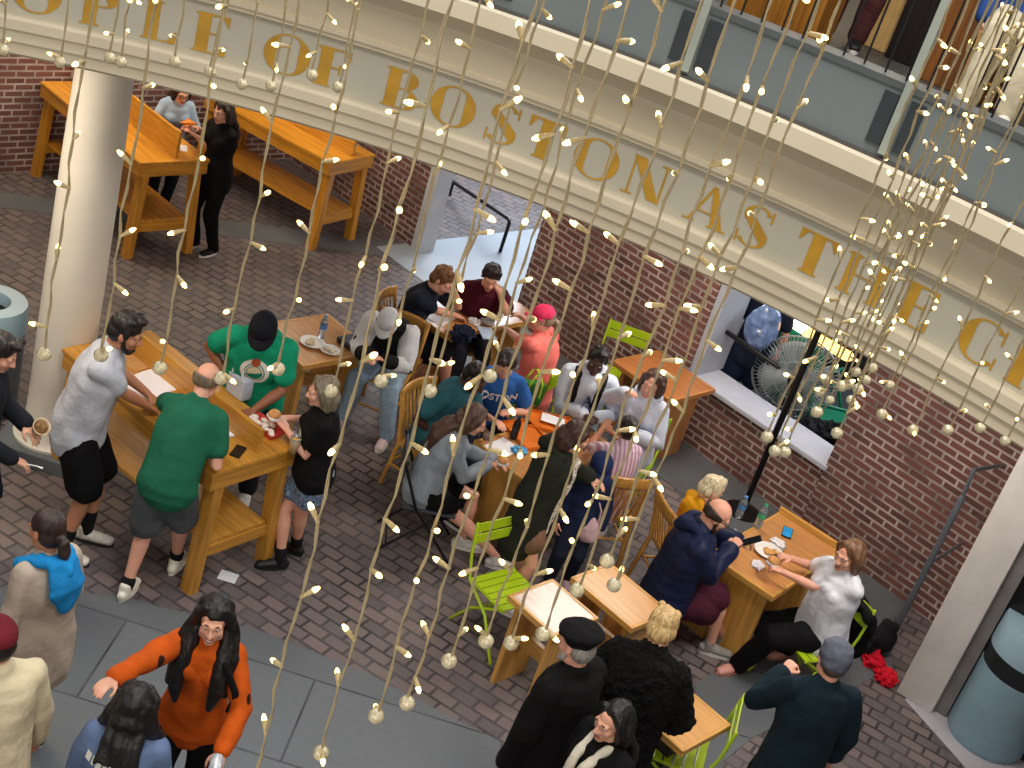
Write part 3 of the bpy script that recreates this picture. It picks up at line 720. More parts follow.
# gold letters, modern roman: thick stems, hairlines, tapered bowls
def L_rect(x0, x1, y0, y1): return [(x0, y0), (x1, y0), (x1, y1), (x0, y1)]
def L_bowl(cx, cy, rx_, ry_, th, tn, a0, a1, n=18):
    q = []
    for j in range(n):
        b0 = a0 + (a1 - a0) * j / n; b1 = a0 + (a1 - a0) * (j + 1) / n
        def pt(b, inner):
            w_ = tn + (th - tn) * abs(math.cos(b)) ** 1.5
            return (cx + (rx_ - (w_ if inner else 0)) * math.cos(b), cy + (ry_ - (tn if inner else 0)) * math.sin(b))
        q.append([pt(b0, False), pt(b1, False), pt(b1, True), pt(b0, True)])
    return q
T_, N_ = .235, .04
def serif(x, y, w=.16): return [L_rect(x - w, x + w, y - N_ / 2 if y > .5 else y, y + N_ if y < .5 else y + N_ / 2)]
def stem(x, w=T_): return [L_rect(x - w / 2, x + w / 2, 0, 1)] + serif(x, 0, w / 2 + .06) + serif(x, 1 - N_, w / 2 + .06)
GL = {
 'I': stem(0), 'P': stem(-.16) + L_bowl(.05, .74, .28, .26, T_, N_, -PI / 2, PI / 2) + [L_rect(-.1, .06, .965, 1), L_rect(-.1, .06, .48, .515)],
 'E': stem(-.16) + [L_rect(-.1, .3, 0, N_), L_rect(-.1, .3, 1 - N_, 1), L_rect(-.1, .14, .49, .49 + N_), [(.3, 0), (.3, .26), (.27, .26), (.14, 0)], [(.3, 1), (.3, .76), (.27, .76), (.14, 1)], L_rect(.11, .15, .38, .62)],
 'L': stem(-.16) + [L_rect(-.1, .3, 0, N_), [(.3, 0), (.3, .3), (.27, .3), (.12, 0)]],
 'O': L_bowl(0, .5, .44, .52, T_, N_, 0, 2 * PI, 40), 'C': L_bowl(0, .5, .42, .52, T_, N_, .75, 2 * PI - .75, 34) + [L_rect(.29, .33, .62, .98), L_rect(.29, .33, .02, .3)],
 'F': stem(-.16) + [L_rect(-.1, .3, 1 - N_, 1), L_rect(-.1, .14, .49, .49 + N_), [(.3, 1), (.3, .76), (.27, .76), (.14, 1)], L_rect(.11, .15, .38, .62)],
 'B': stem(-.18) + L_bowl(.03, .76, .25, .24, T_ * .9, N_, -PI / 2, PI / 2) + L_bowl(.05, .27, .29, .27, T_, N_, -PI / 2, PI / 2) + [L_rect(-.1, .05, .965, 1), L_rect(-.1, .05, .505, .54), L_rect(-.1, .05, 0, N_)],
 'S': L_bowl(-.0, .75, .27, .27, T_ * .55, N_, .45, PI + .5) + L_bowl(0, .25, .29, .27, T_ * .55, N_, -PI + .45, .4) + [[(-.27, .7), (-.14, .83), (.29, .36), (.14, .18)], L_rect(.24, .28, .72, 1.0), L_rect(-.3, -.26, .0, .3)],
 'T': stem(0) + [L_rect(-.36, .36, 1 - N_, 1), [(-.36, 1), (-.2, 1), (-.33, .72), (-.36, .72)], [(.36, 1), (.2, 1), (.33, .72), (.36, .72)]],
 'N': [L_rect(-.33, -.33 + N_, 0, 1), L_rect(.33 - N_, .33, 0, 1), [(-.36, 1), (-.12, 1), (.33, 0), (.28, 0)], [(-.36, 1), (-.12, 1), (.33, .02), (.1, .02)]] + serif(-.315, 0, .12) + serif(.315, 1 - N_, .12),
 'A': [[(-.33, 0), (-.28, 0), (.03, .98), (-.02, 1)], [(-.03, 1), (.06, 1), (.38, 0), (.14, 0)], L_rect(-.2, .2, .3, .3 + N_)] + serif(-.3, 0, .12) + serif(.26, 0, .19),
 'H': stem(-.28, .17) + stem(.28, .17) + [L_rect(-.2, .2, .49, .49 + N_)],
}
gold = plain('gold_leaf', '#b98d2a', .38, .16, 8, spec=.5)
def ringang(px, py):
    w_ = ray(px, py); a = w_.x ** 2 + w_.y ** 2; ox, oy = -RC.x, -RC.y; b = w_.x * ox + w_.y * oy; c_ = ox * ox + oy * oy - 5.92 ** 2
    k = (-b + math.sqrt(b * b - a * c_)) / a; return math.atan2(oy + w_.y * k, ox + w_.x * k), CH + w_.z * k
for ch, px, py in (('O', 36, 3), ('P', 100, 8), ('L', 162, 18), ('E', 213, 28), ('O', 289, 47), ('F', 335, 60), ('B', 404, 82), ('O', 454, 104), ('S', 504, 122), ('T', 546, 136), ('O', 597, 159), ('N', 650, 172), ('A', 709, 207), ('S', 758, 220), ('T', 815, 252), ('H', 864, 280), ('E', 918, 304), ('C', 985, 338), ('I', 1023, 362)):
    if ch in 'PLE' and px < 200: pass
    a_, z_ = ringang(px, py); hgt = .232; zc = 3.79 - hgt / 2
    vs, fs, mb = [], [], MB()
    for poly in GL[ch]:
        v2 = []
        for x, y in poly:
            an = a_ - x * hgt * 1.34 / 5.915; v2.append(RC + Vector((5.9145 * math.cos(an), 5.9145 * math.sin(an), zc + y * hgt)))
        mb.add(v2, [tuple(range(len(v2)))])
    lo = mb.build('gold_letter', gold, frz)
# floor of the gallery and its kerb panels
def sector(name, r0, r1, z0_, z1_, m, a0=math.radians(5), a1=math.radians(170), n=60, parent=None): return sweep(name, [(r0, z0_), (r0, z1_), (r1, z1_), (r1, z0_)], m, n, parent, a0, a1)
struct(sector('ceiling', 6.2, 16, 3.41, 3.5, plain('ceiling_paint', '#c9c2b4', .8)), 'plaster ceiling below the mezzanine')
struct(sector('floor_mezzanine', 5.75, 16, 4.40, 4.45, plain('mezzanine_floor', '#45423e', .5, .1)), 'grey mezzanine floor around the opening')
kerb_m = plain('kerb_paint', '#687071', .55, .07, 1.5)
kerb = sector('trim_4', 5.80, 5.88, 4.45, 4.80, kerb_m); struct(kerb, 'grey solid kerb of the mezzanine balustrade')
sector('kerb_rail', 5.785, 5.95, 4.80, 4.835, plain('kerb_rail_paint', '#4c5152', .5), parent=kerb)
rb = MB()
railobj = thing('balustrade', 'thin dark bars with a grey handrail and pale posts above the mezzanine kerb', 'railing', RC + Vector((0, 5.86, 4.8)))
railobj['kind'] = 'structure'
def loc_r(v): return v - railobj.location
post_m = plain('post_paint', '#8f968c', .45, .06); slot_m = plain('dark_slot', '#2c3236', .5)
pa_ = [ringang(702, 40)[0], ringang(903, 125)[0]]
dA = pa_[0] - pa_[1]
for k in range(-1, 4):
    a_ = pa_[0] + dA * k if k > 0 else pa_[0] - dA * (-k) if k < 0 else pa_[0]
    if not (A0 < a_ < A1): continue
    er = Vector((math.cos(a_), math.sin(a_), 0)); et = Vector((-er.y, er.x, 0)); M = Matrix((( et.x, er.x, 0, RC.x - railobj.location.x), (et.y, er.y, 0, RC.y - railobj.location.y), (0, 0, 1, -railobj.location.z), (0, 0, 0, 1)))
    q = MB().box(-.022, .022, 5.76, 5.80, 4.47, 5.75, .004, M).build('post', post_m, railobj)
    for sg in (-1, 1): MB().box(sg * .075 - .04, sg * .075 + .04, 5.785, 5.805, 4.50, 4.77, 0, M).build('slot_plate', slot_m, railobj)
bars = MB()
na = int((A1 - A0) / .02)
for i in range(na):
    a_ = A0 + (A1 - A0) * i / na; p = RC + Vector((5.86 * math.cos(a_), 5.86 * math.sin(a_), 0))
    bars.tube([loc_r(p + Vector((0, 0, 4.82))), loc_r(p + Vector((0, 0, 5.62)))], .006, n=6, cap=False)
bo = bars.build('bars', plain('bar_black', '#1c1d1e', .4, metal=.3), railobj); bo['kind'] = 'stuff'
hr = MB().tube([loc_r(RC + Vector((5.86 * math.cos(A0 + (A1 - A0) * i / 80), 5.86 * math.sin(A0 + (A1 - A0) * i / 80), 5.64))) for i in range(81)], .025, n=10).build('handrail', post_m, railobj, True)
# ---------------------------------------------------------------- furniture
WOODC = '#c98f37'
def wm(ax, c=WOODC, n='varnished_oak'): return woodmat(n, c, ax)
def angled(v): return math.atan2(v.y, v.x)
def long_table(loc, rot, L, D, label, c=WOODC, Hh=1.03, dh=.19):
    t = thing('communal_table', label, 'table', loc, rot, 'tall communal tables with a central divider')
    MB().box(-L / 2, L / 2, -D / 2, D / 2, Hh - .035, Hh, .006).build('tabletop', wm(0, c), t)
    for sg in (-1, 1):
        MB().box(-L / 2 + .01, L / 2 - .01, sg * (D / 2 - .025) - .015, sg * (D / 2 - .025) + .015, Hh - .155, Hh - .035, .003).build('apron', wm(0, c), t)
        MB().box(sg * (L / 2 - .025) - .015, sg * (L / 2 - .025) + .015, -D / 2 + .04, D / 2 - .04, Hh - .155, Hh - .035, .003).build('apron', wm(1, c), t)
    MB().box(-L / 2 + .02, L / 2 - .06, .03, .062, Hh, Hh + dh, .004).build('divider', wm(0, c), t)
    for sx in (-1, 1):
        for sy in (-1, 1):
            vs = []
            for z, sp in ((0, .0), (Hh - .10, .055)):
                cx, cy = sx * (L / 2 - .055 - sp * .3), sy * (D / 2 - .05 - sp)
                for dx, dy in ((-.05, -.04), (.05, -.04), (.05, .04), (-.05, .04)): vs.append((cx + dx, cy + dy, z))
            MB().add(vs, [(3, 2, 1, 0), (4, 5, 6, 7), (0, 1, 5, 4), (1, 2, 6, 5), (2, 3, 7, 6), (3, 0, 4, 7)]).build('leg', wm(2, c), t)
        MB().box(sx * (L / 2 - .07) - .03, sx * (L / 2 - .07) + .03, -D / 2 + .06, D / 2 - .06, .27, .36, .004).build('stretcher', wm(1, c), t)
    MB().box(-L / 2 + .05, L / 2 - .05, -D / 2 + .12, D / 2 - .12, .36, .395, .004).build('shelf', wm(0, c), t)
    return t
LT_Z = 1.03
Bc = G(213.5, 474, LT_Z); Ac = G(62, 348, LT_Z); Cc = G(311.7, 455, LT_Z)
ud = (Bc - Ac).normalized(); wd_ = Vector((-ud.y, ud.x, 0))
LTd = (Cc - Bc).dot(wd_); LTl = (Bc - Ac).length
LTm = (Ac + Bc) / 2 + wd_ * LTd / 2; LTm.z = 0; LTr = angled(ud)
long_table(LTm, LTr, LTl, LTd, 'tall orange wooden table with a divider, the men in green shirts leaning on it')
B1 = G(140, 163, LT_Z); A1_ = G(40, 81, LT_Z); C1 = G(211, 157, LT_Z)
u1 = (B1 - A1_).normalized(); w1 = Vector((-u1.y, u1.x, 0)); l1 = (B1 - A1_).length; m1 = (A1_ + B1) / 2 + w1 * .39; m1.z = 0
long_table(m1, angled(u1), l1, .78, 'tall orange wooden table behind the white column', '#d9952f', dh=.27)
B2 = G(331.7, 163, LT_Z); u2 = (B2 - G(235, 117, LT_Z)).normalized(); u2 = (u2 + u1 * .6).normalized(); w2 = Vector((-u2.y, u2.x, 0)); m2 = B2 - u2 * .95 + w2 * .36; m2.z = 0
long_table(m2, angled(u2), 1.9, .74, 'empty tall orange wooden table beside the entrance passage', '#d9952f', dh=.27)

def dtable(corner, du, dv, label, z=.75, c='#b9824a', edge='#cf9a4e', sides=True, rot=None, name='dining_table'):
    """corner: pixel of the corner nearest the left edge; du along the wall, dv towards it"""
    o = G(corner[0], corner[1], z); r = UA if rot is None else rot
    u = Vector((math.cos(r), math.sin(r), 0)); v = Vector((-u.y, u.x, 0)); m = o + u * du / 2 + v * dv / 2; m.z = 0
    t = thing(name, label, 'table', m, r)
    MB().box(-du / 2 + .025, du / 2 - .025, -dv / 2 + .025, dv / 2 - .025, z - .03, z, .003).build('tabletop', woodmat('table_laminate', c, 0, .3, .8), t)
    for sg in (-1, 1):
        MB().box(-du / 2, du / 2, sg * (dv / 2 - .0125) - .0125, sg * (dv / 2 - .0125) + .0125, z - .045, z + .002, .004).build('edging', wm(0, edge), t)
        MB().box(sg * (du / 2 - .0125) - .0125, sg * (du / 2 - .0125) + .0125, -dv / 2 + .025, dv / 2 - .025, z - .045, z + .002, .004).build('edging', wm(1, edge), t)
    if sides:
        ax = dv > du
        for sg in (-1, 1):
            q = MB()
            if ax: q.box(-du * .36, du * .36, sg * dv * .36 - .02, sg * dv * .36 + .02, 0, z - .03, .003)
            else: q.box(sg * du * .36 - .02, sg * du * .36 + .02, -dv * .36, dv * .36, 0, z - .03, .003)
            q.build('end_panel', wm(2, edge), t)
        q = MB()
        if ax: q.box(-.02, .02, -dv * .36, dv * .36, .3, .42, .003)
        else: q.box(-du * .36, du * .36, -.02, .02, .3, .42, .003)
        q.build('stretcher', wm(0, edge), t)
    else:
        MB().box(-.05, .05, -.05, .05, .03, z - .045).build('pedestal', plain('iron_base', '#1d1d1f', .4), t)
        MB().box(-.14, .14, -.14, .14, 0, .03, .01).build('base', plain('iron_base', '#1d1d1f', .4), t)
    return t, m
# brown table with the white-capped man (its right corner is 377,352)
r0 = G(377, 353, .75); q0 = r0 - U * .70 - W * .78
def px_of(p):
    v = Vector((p.x, p.y, p.z - CH)); c = Vector((right.dot(v), dn.dot(v), fw.dot(v))); return 512 + FOC * c.x / c.z, 384 + FOC * c.y / c.z
dtable(px_of(q0), .70, .78, 'brown wooden table holding plates beside the man in the white cap')
dtable((403, 303), .62, 1.25, 'brown table by the man in maroon, crowded with wrappers')
dtable((474, 440), .60, 1.15, 'brown table with orange trays among the seated families')
dtable((612, 360), .75, .68, 'empty brown table against the brick wall below the window', c='#b5713c', edge='#c58346')
dtable((508, 595), .46, .44, 'pale pinkish tabletop beside the front green chair', c='#d6c2b6', edge='#cf9a4e')
dtable((571, 577), .60, .42, 'narrow tan tabletop behind the blond person in furry black coat', c='#cf9a5e', edge='#d59c4c')
dtable((630, 705), .45, .5, 'small tan table beside the low green chair', c='#cf9a5e', sides=False)
RT, RTm = dtable((707.7, 553), .60, 1.14, rot=math.radians(-32), label= 'wooden table shared by the navy jacket man and the woman in white', c='#c48a50', edge='#d9a24e')
MB().box(-.30, .30, .535, .57, .75, .80, .004).build('end_rail', wm(0, '#d9a24e'), RT)
GREEN = plain('lime_enamel', '#a6c41c', .35, .06, 4, spec=.5, coat=.2)
def green_chair():
    t = thing('metal_chair', '', 'chair', (0, 0, 0), 0, 'lime green metal chairs')
    s = MB()
    for i in range(6): s.box(-.2, .2, -.19 + i * .066, -.19 + i * .066 + .056, .438, .45, .003)
    s.box(-.205, -.19, -.2, .2, .428, .44); s.box(.19, .205, -.2, .2, .428, .44)
    s.build('seat', GREEN, t)
    b = MB()
    for i in range(2): b.box(-.2, .2, -.262 - .012 * i, -.252 - .012 * i, .70 + i * .088, .78 + i * .088, .003)
    b.build('backrest', GREEN, t)
    for sx in (-1, 1):
        MB().tube([(sx * .205, .24, .012), (sx * .205, .05, .30), (sx * .205, -.19, .44), (sx * .205, -.245, .62), (sx * .205, -.275, .865)], .0115, n=8).build('leg', GREEN, t, True)
        MB().tube([(sx * .19, -.27, .012), (sx * .19, -.1, .25), (sx * .19, .17, .43)], .0115, n=8).build('leg', GREEN, t, True)
    MB().tube([(-.19, -.2, .12), (.19, -.2, .12)], .008, n=8).build('stretcher', GREEN, t, True)
    return t
gc0 = green_chair()
ngc = [0]
def gchair(px, face, label, z=.45):
    o = gc0 if ngc[0] == 0 else copy_tree(gc0); ngc[0] += 1
    p = G(px[0], px[1], z); o.location = (p.x, p.y, 0)
    o.rotation_euler = (0, 0, (imgdir(px, face) if isinstance(face, tuple) else math.radians(face)) - PI / 2); o['label'] = label; return o
gchair((613, 375), (-.45, 1), 'lime green metal chair against the brick wall, behind the man in white')
gchair((508, 588), (.75, .75), 'lime green metal chair in front, empty, its seat slats showing')
gchair((678, 745), (-.93, -.39), 'low lime green chair beside the furry black coat')
def wood_chair(c):
    t = thing('wooden_chair', '', 'chair', (0, 0, 0), 0, 'slat back wooden chairs')
    m0, m2_ = wm(1, c, 'chair_wood'), wm(2, c, 'chair_wood')
    sm_ = MB()
    pts = [(-.21, -.2), (.21, -.2), (.225, .05), (.215, .22), (-.215, .22), (-.225, .05)]
    sm_.prism(pts, .425, .455); sm_.build('seat', m0, t)
    for sx in (-1, 1):
        MB().tube([(sx * .2, -.27, 0), (sx * .2, -.2, .43), (sx * .205, -.235, .65), (sx * .205, -.29, .86)], [(.022, .018)] * 4, n=8).build('leg', m2_, t, True)
        MB().tube([(sx * .205, .2, 0), (sx * .2, .19, .43)], [(.017, .017), (.022, .022)], n=8).build('leg', m2_, t, True)
    tr = MB(); q = []
    tr.tube([(-.215, -.285, .85), (-.11, -.315, .86), (0, -.325, .865), (.11, -.315, .86), (.215, -.285, .85)], [(.014, .055)] * 5, side=(0, 1, 0), n=10)
    tr.build('top_rail', m0, t, True)
    for i in range(7):
        x = -.15 + i * .05; MB().tube([(x, -.205, .45), (x, -.235 - .02 * (1 - (x / .2) ** 2), .62), (x, -.29 - .03 * (1 - (x / .2) ** 2), .82)], [(.014, .006)] * 3, side=(1, 0, 0), n=8).build('slat', m2_, t, True)
    for z in (.18, .26):
        MB().tube([(-.2, .2 if z < .2 else -.22, z), (.2, .2 if z < .2 else -.22, z)], .011, n=8).build('stretcher', m0, t, True)
    for sx in (-1, 1): MB().tube([(sx * .203, -.24, .22), (sx * .203, .195, .22)], .011, n=8).build('stretcher', m0, t, True)
    return t
wc0 = wood_chair('#d39c4a'); nwc = [0]
def wchair(px, face, label, z=.45):
    o = wc0 if nwc[0] == 0 else copy_tree(wc0); nwc[0] += 1
    p = G(px[0], px[1], z); o.location = (p.x, p.y, 0)
    o.rotation_euler = (0, 0, (imgdir(px, face) if isinstance(face, tuple) else math.radians(face)) - PI / 2); o['label'] = label; return o
# dark folding chair of the woman in grey
def dark_chair(p, rot, label):
    t = thing('folding_chair', label, 'chair', (p.x, p.y, 0), rot)
    dm = plain('dark_steel', '#23252a', .35, .1, metal=.4)
    MB().box(-.21, .21, -.2, .21, .43, .45, .008).build('seat', plain('grey_seat', '#3c4047', .5), t)
    MB().box(-.2, .2, -.27, -.25, .66, .84, .006).build('backrest', plain('grey_seat', '#3c4047', .5), t)
    for sx in (-1, 1):
        MB().tube([(sx * .21, .27, .01), (sx * .21, -.1, .45), (sx * .21, -.28, .85)], .012, n=8).build('leg', dm, t, True)
        MB().tube([(sx * .19, -.3, .01), (sx * .19, .1, .42)], .012, n=8).build('leg', dm, t, True)
    MB().tube([(-.2, -.25, .1), (.2, -.25, .1)], .009, n=8).build('stretcher', dm, t, True)

# ---------------------------------------------------------------- bins, rails, stanchion
def bin_(loc, r, h, label, body, band, rot=0):
    t = thing('litter_bin', label, 'bin', loc, rot)
    MB().lathe([(0, .0), (r * .97, 0), (r * .97, .03), (r, .035), (r, h * .62), (0, h * .62)], 48).build('body', plain('bin_paint', body, .4, .06), t, True, sharp=30)
    MB().lathe([(0, h * .62), (r * .985, h * .62), (r * .985, h * .76), (0, h * .76)], 48).build('band', plain('bin_band', band, .35), t, True, sharp=30)
    MB().lathe([(0, h * .76), (r, h * .76), (r * .99, h * .97), (r * .96, h), (r * .55, h), (r * .53, h - .02), (r * .53, h - .1), (0, h - .1)], 48).build('lid', plain('bin_lid', '#8fa9b8', .4, .06), t, True, sharp=30)
    MB().lathe([(0, h - .1), (r * .52, h - .098), (r * .52, h - .095), (0, h - .095)], 40).build('opening', plain('bin_hole', '#141414', .8), t)
    return t
q = G(976, 752); q = q + Vector((.10, .22, 0))
bR = bin_(q, .30, 1.08, 'blue grey litter bin with a black band beside the doorway', '#7d99a8', '#1b2024')
lv = MB().add([Vector((.293 * math.cos(a), .293 * math.sin(a), z)) for a in [math.radians(x) for x in range(-62, -30, 6)] for z in (.60, .68)], [(2 * i, 2 * i + 2, 2 * i + 3, 2 * i + 1) for i in range(5)]).build('paper_notice', plain('white_paper', '#e8e8e8', .7), bR)
q = G(-11, 300, .92); q.z = 0
bin_(q, .29, .92, 'dark grey litter bin with a pale blue rim beside the white column', '#474d52', '#3b4146')
blk = plain('black_steel', '#131314', .35, .1, metal=.2)
def pipe(name, label, cat, pts, r, m, n=10, parts=None):
    b = Vector((pts[0][0], pts[0][1], 0)); t = thing(name, label, cat, b)
    MB().tube([Vector(p) - b for p in pts], r, n=n).build('pole', m, t, True)
    return t, b
p0 = G(742, 512); t_, s_b = pipe('stanchion', 'tall black post before the window', 'post', [p0 + Vector((0, 0, .03)), p0 + Vector((0, 0, 2.2))], .03, blk)
MB().lathe([(0, 0), (.17, 0), (.17, .02), (.05, .04), (0, .04)], 28).build('base', blk, t_, True, sharp=30)
MB().tube([(0, 0, 2.2), (0, 0, 2.24)], .045, n=14).build('cap', blk, t_, True)
# entrance rail
e0 = G(500, 252); e1 = e0 + Vector((0, 0, .52))
e1 = G(510, 222, .55); 
e1 = Vector((e0.x, e0.y, .36 * 1.0 + .5)); 
dvec = ray(453, 182); k = (e0.y + 1.3) / dvec.y; e2 = Vector((dvec.x * k, dvec.y * k, CH + dvec.z * k))
top = ray(510, 221); kk = e0.y / top.y; e1 = Vector((top.x * kk, e0.y, CH + top.z * kk))
t_, bb = pipe('entrance_rail', 'black bent handrail in the entrance passage', 'handrail', [e0, e0 + (e1 - e0) * .93, e1 + Vector((-.02, .04, 0)), e2], .022, blk)
MB().tube([e2 - bb, Vector((e2.x, e2.y, 0)) - bb], .022, n=10).build('post', blk, t_, True)
# grey wall handrail by the pillar
stl = plain('grey_rail_paint', '#5f666e', .35, .08, metal=.3)
h0 = G(884, 652)
def atdepth(px, py, y):
    r_ = ray(px, py); k_ = y / r_.y; return Vector((r_.x * k_, r_.y * k_, CH + r_.z * k_))
h1 = atdepth(962, 498, h0.y + .05); h2 = atdepth(974, 470, h0.y + .06); h3 = wp(onwall(1003, 465, .02)[0], onwall(1003, 465, .02)[1], .02); h4 = wp(onwall(962, 543, .02)[0], onwall(962, 543, .02)[1], .02)
h5 = atdepth(926, 566, h0.y + .03)
t_, bb = pipe('wall_handrail', 'sloping grey steel handrail fixed to the brick wall beside the pillar', 'handrail', [h0 + Vector((0, 0, .02)), h1], .026, stl)
MB().tube([h1 - bb, h2 - bb], .017, n=10).build('rail_end', stl, t_, True)
MB().tube([h2 - bb, h3 - bb], .017, n=10).build('bracket', stl, t_, True)
MB().tube([h5 - bb, h4 - bb], .013, n=10).build('bracket', stl, t_, True)
MB().lathe([(0, 0), (.06, 0), (.06, .012), (.03, .03), (0, .03)], 20).build('foot_plate', stl, t_, True, sharp=30)

# ---------------------------------------------------------------- small things
paper = plain('paper_white', '#e9e7ee', .7, .03); foil = plain('crumpled_paper', '#d9d6dc', .6, .1, 20, .8, 30)
def onz(px, py, z): return G(px, py, z)
def sheet(px, z, a, b, rot, label, m=paper, name='paper_sheet', th=.004, cat='paper', group=None):
    p = onz(px[0], px[1], z); o = MB().box(-a / 2, a / 2, -b / 2, b / 2, 0.001, th).build(name, m); o.location = p; o.rotation_euler = (0, 0, math.radians(rot)); return tag(o, label, cat, group)
def crumple(px, z, r, label, m=None, name='food_wrapper', cat='wrapper', flat=.45):
    p = onz(px[0], px[1], z); bm = bmesh.new(); bmesh.ops.create_icosphere(bm, subdivisions=4, radius=1)
    sd = random.uniform(0, 50)
    for v in bm.verts:
        n_ = noise.noise(v.co * 2.2 + Vector((sd, 0, 0))) * .45 + abs(noise.noise(v.co * 5 + Vector((0, sd, 0)))) * .4
        v.co = Vector((v.co.x * r * (1 + n_), v.co.y * r * (.8 + n_), max(v.co.z * r * flat * (1 + n_) + r * flat * .6, 0.001)))
    me = bpy.data.meshes.new(name); bm.to_mesh(me); bm.free(); me.materials.append(m or foil)
    o = link(name, me); o.location = p; o.rotation_euler = (0, 0, sd); return tag(o, label, cat)
def plate(px, z, r, label, food='#c9a064', food2='#e6d9b8'):
    p = onz(px[0], px[1], z); t = thing('food_plate', label, 'plate', p)
    MB().lathe([(0, .001), (r * .6, .001), (r, .022), (r * .98, .026), (r * .6, .007), (0, .007)], 32).build('plate', plain('plate_white', '#e9e6e2', .35, .03), t, True)
    b = MB()
    for i in range(9): a = random.uniform(0, 6.28); q_ = random.uniform(0, r * .5); b.ell((q_ * math.cos(a), q_ * math.sin(a), .02), (random.uniform(.015, .035), random.uniform(.015, .03), .014), None, 10, 7)
    fuse(b, 'food', plain('cooked_food', food, .6, .35, 30), .006, 1, .4, parent=t); return t
def bottle(px, z, h, label, m, capc, name='water_bottle', r=.032):
    p = onz(px[0], px[1], z); t = thing(name, label, 'bottle', p)
    MB().lathe([(0, 0.001), (r * .9, .001), (r, .01), (r, h * .3), (r * .93, h * .35), (r, h * .4), (r, h * .66), (r * .8, h * .78), (r * .38, h * .9), (r * .38, h * .94), (0, h * .94)], 24).build('body', m, t, True)
    MB().lathe([(0, h * .92), (r * .45, h * .92), (r * .45, h), (0, h)], 18).build('cap', plain('cap_plastic', capc, .4), t, True, sharp=30)
    MB().lathe([(r * 1.01, h * .42), (r * 1.015, h * .43), (r * 1.015, h * .6), (r * 1.01, h * .61)], 24).build('bottle_label', plain('bottle_label', capc, .5), t, True); return t
def glassy(n, h, tr=.85):
    m, nt, b = newmat(n); b.inputs['Base Color'].default_value = lin(h); b.inputs['Transmission Weight'].default_value = tr; b.inputs['Roughness'].default_value = .08; return m
clearblue = glassy('clear_bottle', '#cfe2f0')
def phone(px, z, rot, label, scr='#0a0a0d', w=.075, l=.15):
    p = onz(px[0], px[1], z); t = thing('phone', label, 'phone', p, math.radians(rot))
    MB().box(-w / 2, w / 2, -l / 2, l / 2, .001, .01, .003).build('case', plain('phone_case', '#121214', .3), t)
    MB().box(-w / 2 + .005, w / 2 - .005, -l / 2 + .008, l / 2 - .008, .01, .011).build('screen', plain('phone_screen', scr, .08), t); return t
def cup(px, z, label, c='#e8b84a', h=.12, r=.04):
    p = onz(px[0], px[1], z); t = thing('drink_cup', label, 'cup', p)
    MB().lathe([(0, .001), (r * .72, .001), (r, h), (r * .96, h), (r * .69, .006), (0, .006)], 24).build('cup', glassy('clear_cup', '#f2efe6', .8), t, True)
    MB().lathe([(0, .007), (r * .7, .007), (r * .9, h * .78), (0, h * .78)], 24).build('drink', plain('drink_orange', c, .2), t, True, sharp=40); return t
TD = math.degrees(LTr)
sheet((148, 385), LT_Z, .30, .34, TD + 8, 'white paper pad on the tall table before the bearded man')
sheet((160, 383), LT_Z, .22, .28, TD + 20, 'loose white sheet overlapping the paper pad', th=.006)
sheet((140, 362), LT_Z, .2, .26, TD + 5, 'tan cardboard folder at the far end of the tall table', plain('card_tan', '#b98a55', .7), 'cardboard_folder', .006, 'folder')
sheet((232, 428), LT_Z, .20, .30, TD - 6, 'white papers beside the bald man in green', th=.012)
phone((238, 452), LT_Z, TD + 30, 'black phone lying near the end of the tall table')
# clear carrier bag with white handles
p = onz(238, 395, LT_Z); t = thing('carrier_bag', 'small translucent bag with white handles standing on the tall table', 'bag', p, LTr)
MB().box(-.09, .09, -.05, .05, .001, .17, .015).build('body', plain('bag_film', '#b9c4d6', .25, .1), t)
for sy in (-1, 1): MB().tube([(-.05, sy * .05, .16), (-.05, sy * .045, .24), (-.02, sy * .04, .29), (.02, sy * .04, .29), (.05, sy * .045, .24), (.05, sy * .05, .16)], .007, n=8).build('handle', plain('handle_white', '#dfe6f0', .4), t, True)
# tray of food and red box, drink
p = onz(264, 430, LT_Z); t = thing('food_tray', 'red and white paper food tray beside the table divider', 'tray', p, LTr)
MB().add([(-.12, -.05, .001), (.12, -.05, .001), (.12, .05, .001), (-.12, .05, .001), (-.15, -.07, .05), (.15, -.07, .05), (.15, .07, .05), (-.15, .07, .05)], [(3, 2, 1, 0), (0, 1, 5, 4), (1, 2, 6, 5), (2, 3, 7, 6), (3, 0, 4, 7)]).build('tray', plain('tray_red', '#c8443c', .6), t)
b = MB()
for i in range(14): b.ell((random.uniform(-.12, .12), random.uniform(-.045, .045), .045), (.03, .022, .018), None, 8, 6)
fuse(b, 'food', plain('popcorn', '#e3d8cf', .7, .15, 30), .006, 1, parent=t)
cup((293, 452), LT_Z, 'clear cup of orange drink at the end of the tall table')
crumple((294, 438), LT_Z, .05, 'crumpled pale wrapper held above the orange drink')
sheet((181, 148), LT_Z, .12, .16, 20, 'white napkin on the table behind the column', name='napkin')
# middle left table
plate((312, 344), .75, .11, 'white plate of food with flatbread on the brown table', '#d9c9a8')
plate((330, 352), .75, .09, 'smaller white plate beside the water bottle on the brown table', '#ddd0b8')
bottle((321, 338), .75, .22, 'water bottle on the brown table by the man in white cap', clearblue, '#5f8fd0')
p = onz(357, 349, .75); o = MB().box(-.17, .17, -.1, .1, 0.001, .05, .02).build('laptop_sleeve', plain('black_nylon', '#1c2029', .6)); o.location = p; o.rotation_euler = (0, 0, UA + .05); tag(o, 'dark soft case along the edge of the brown table', 'case')
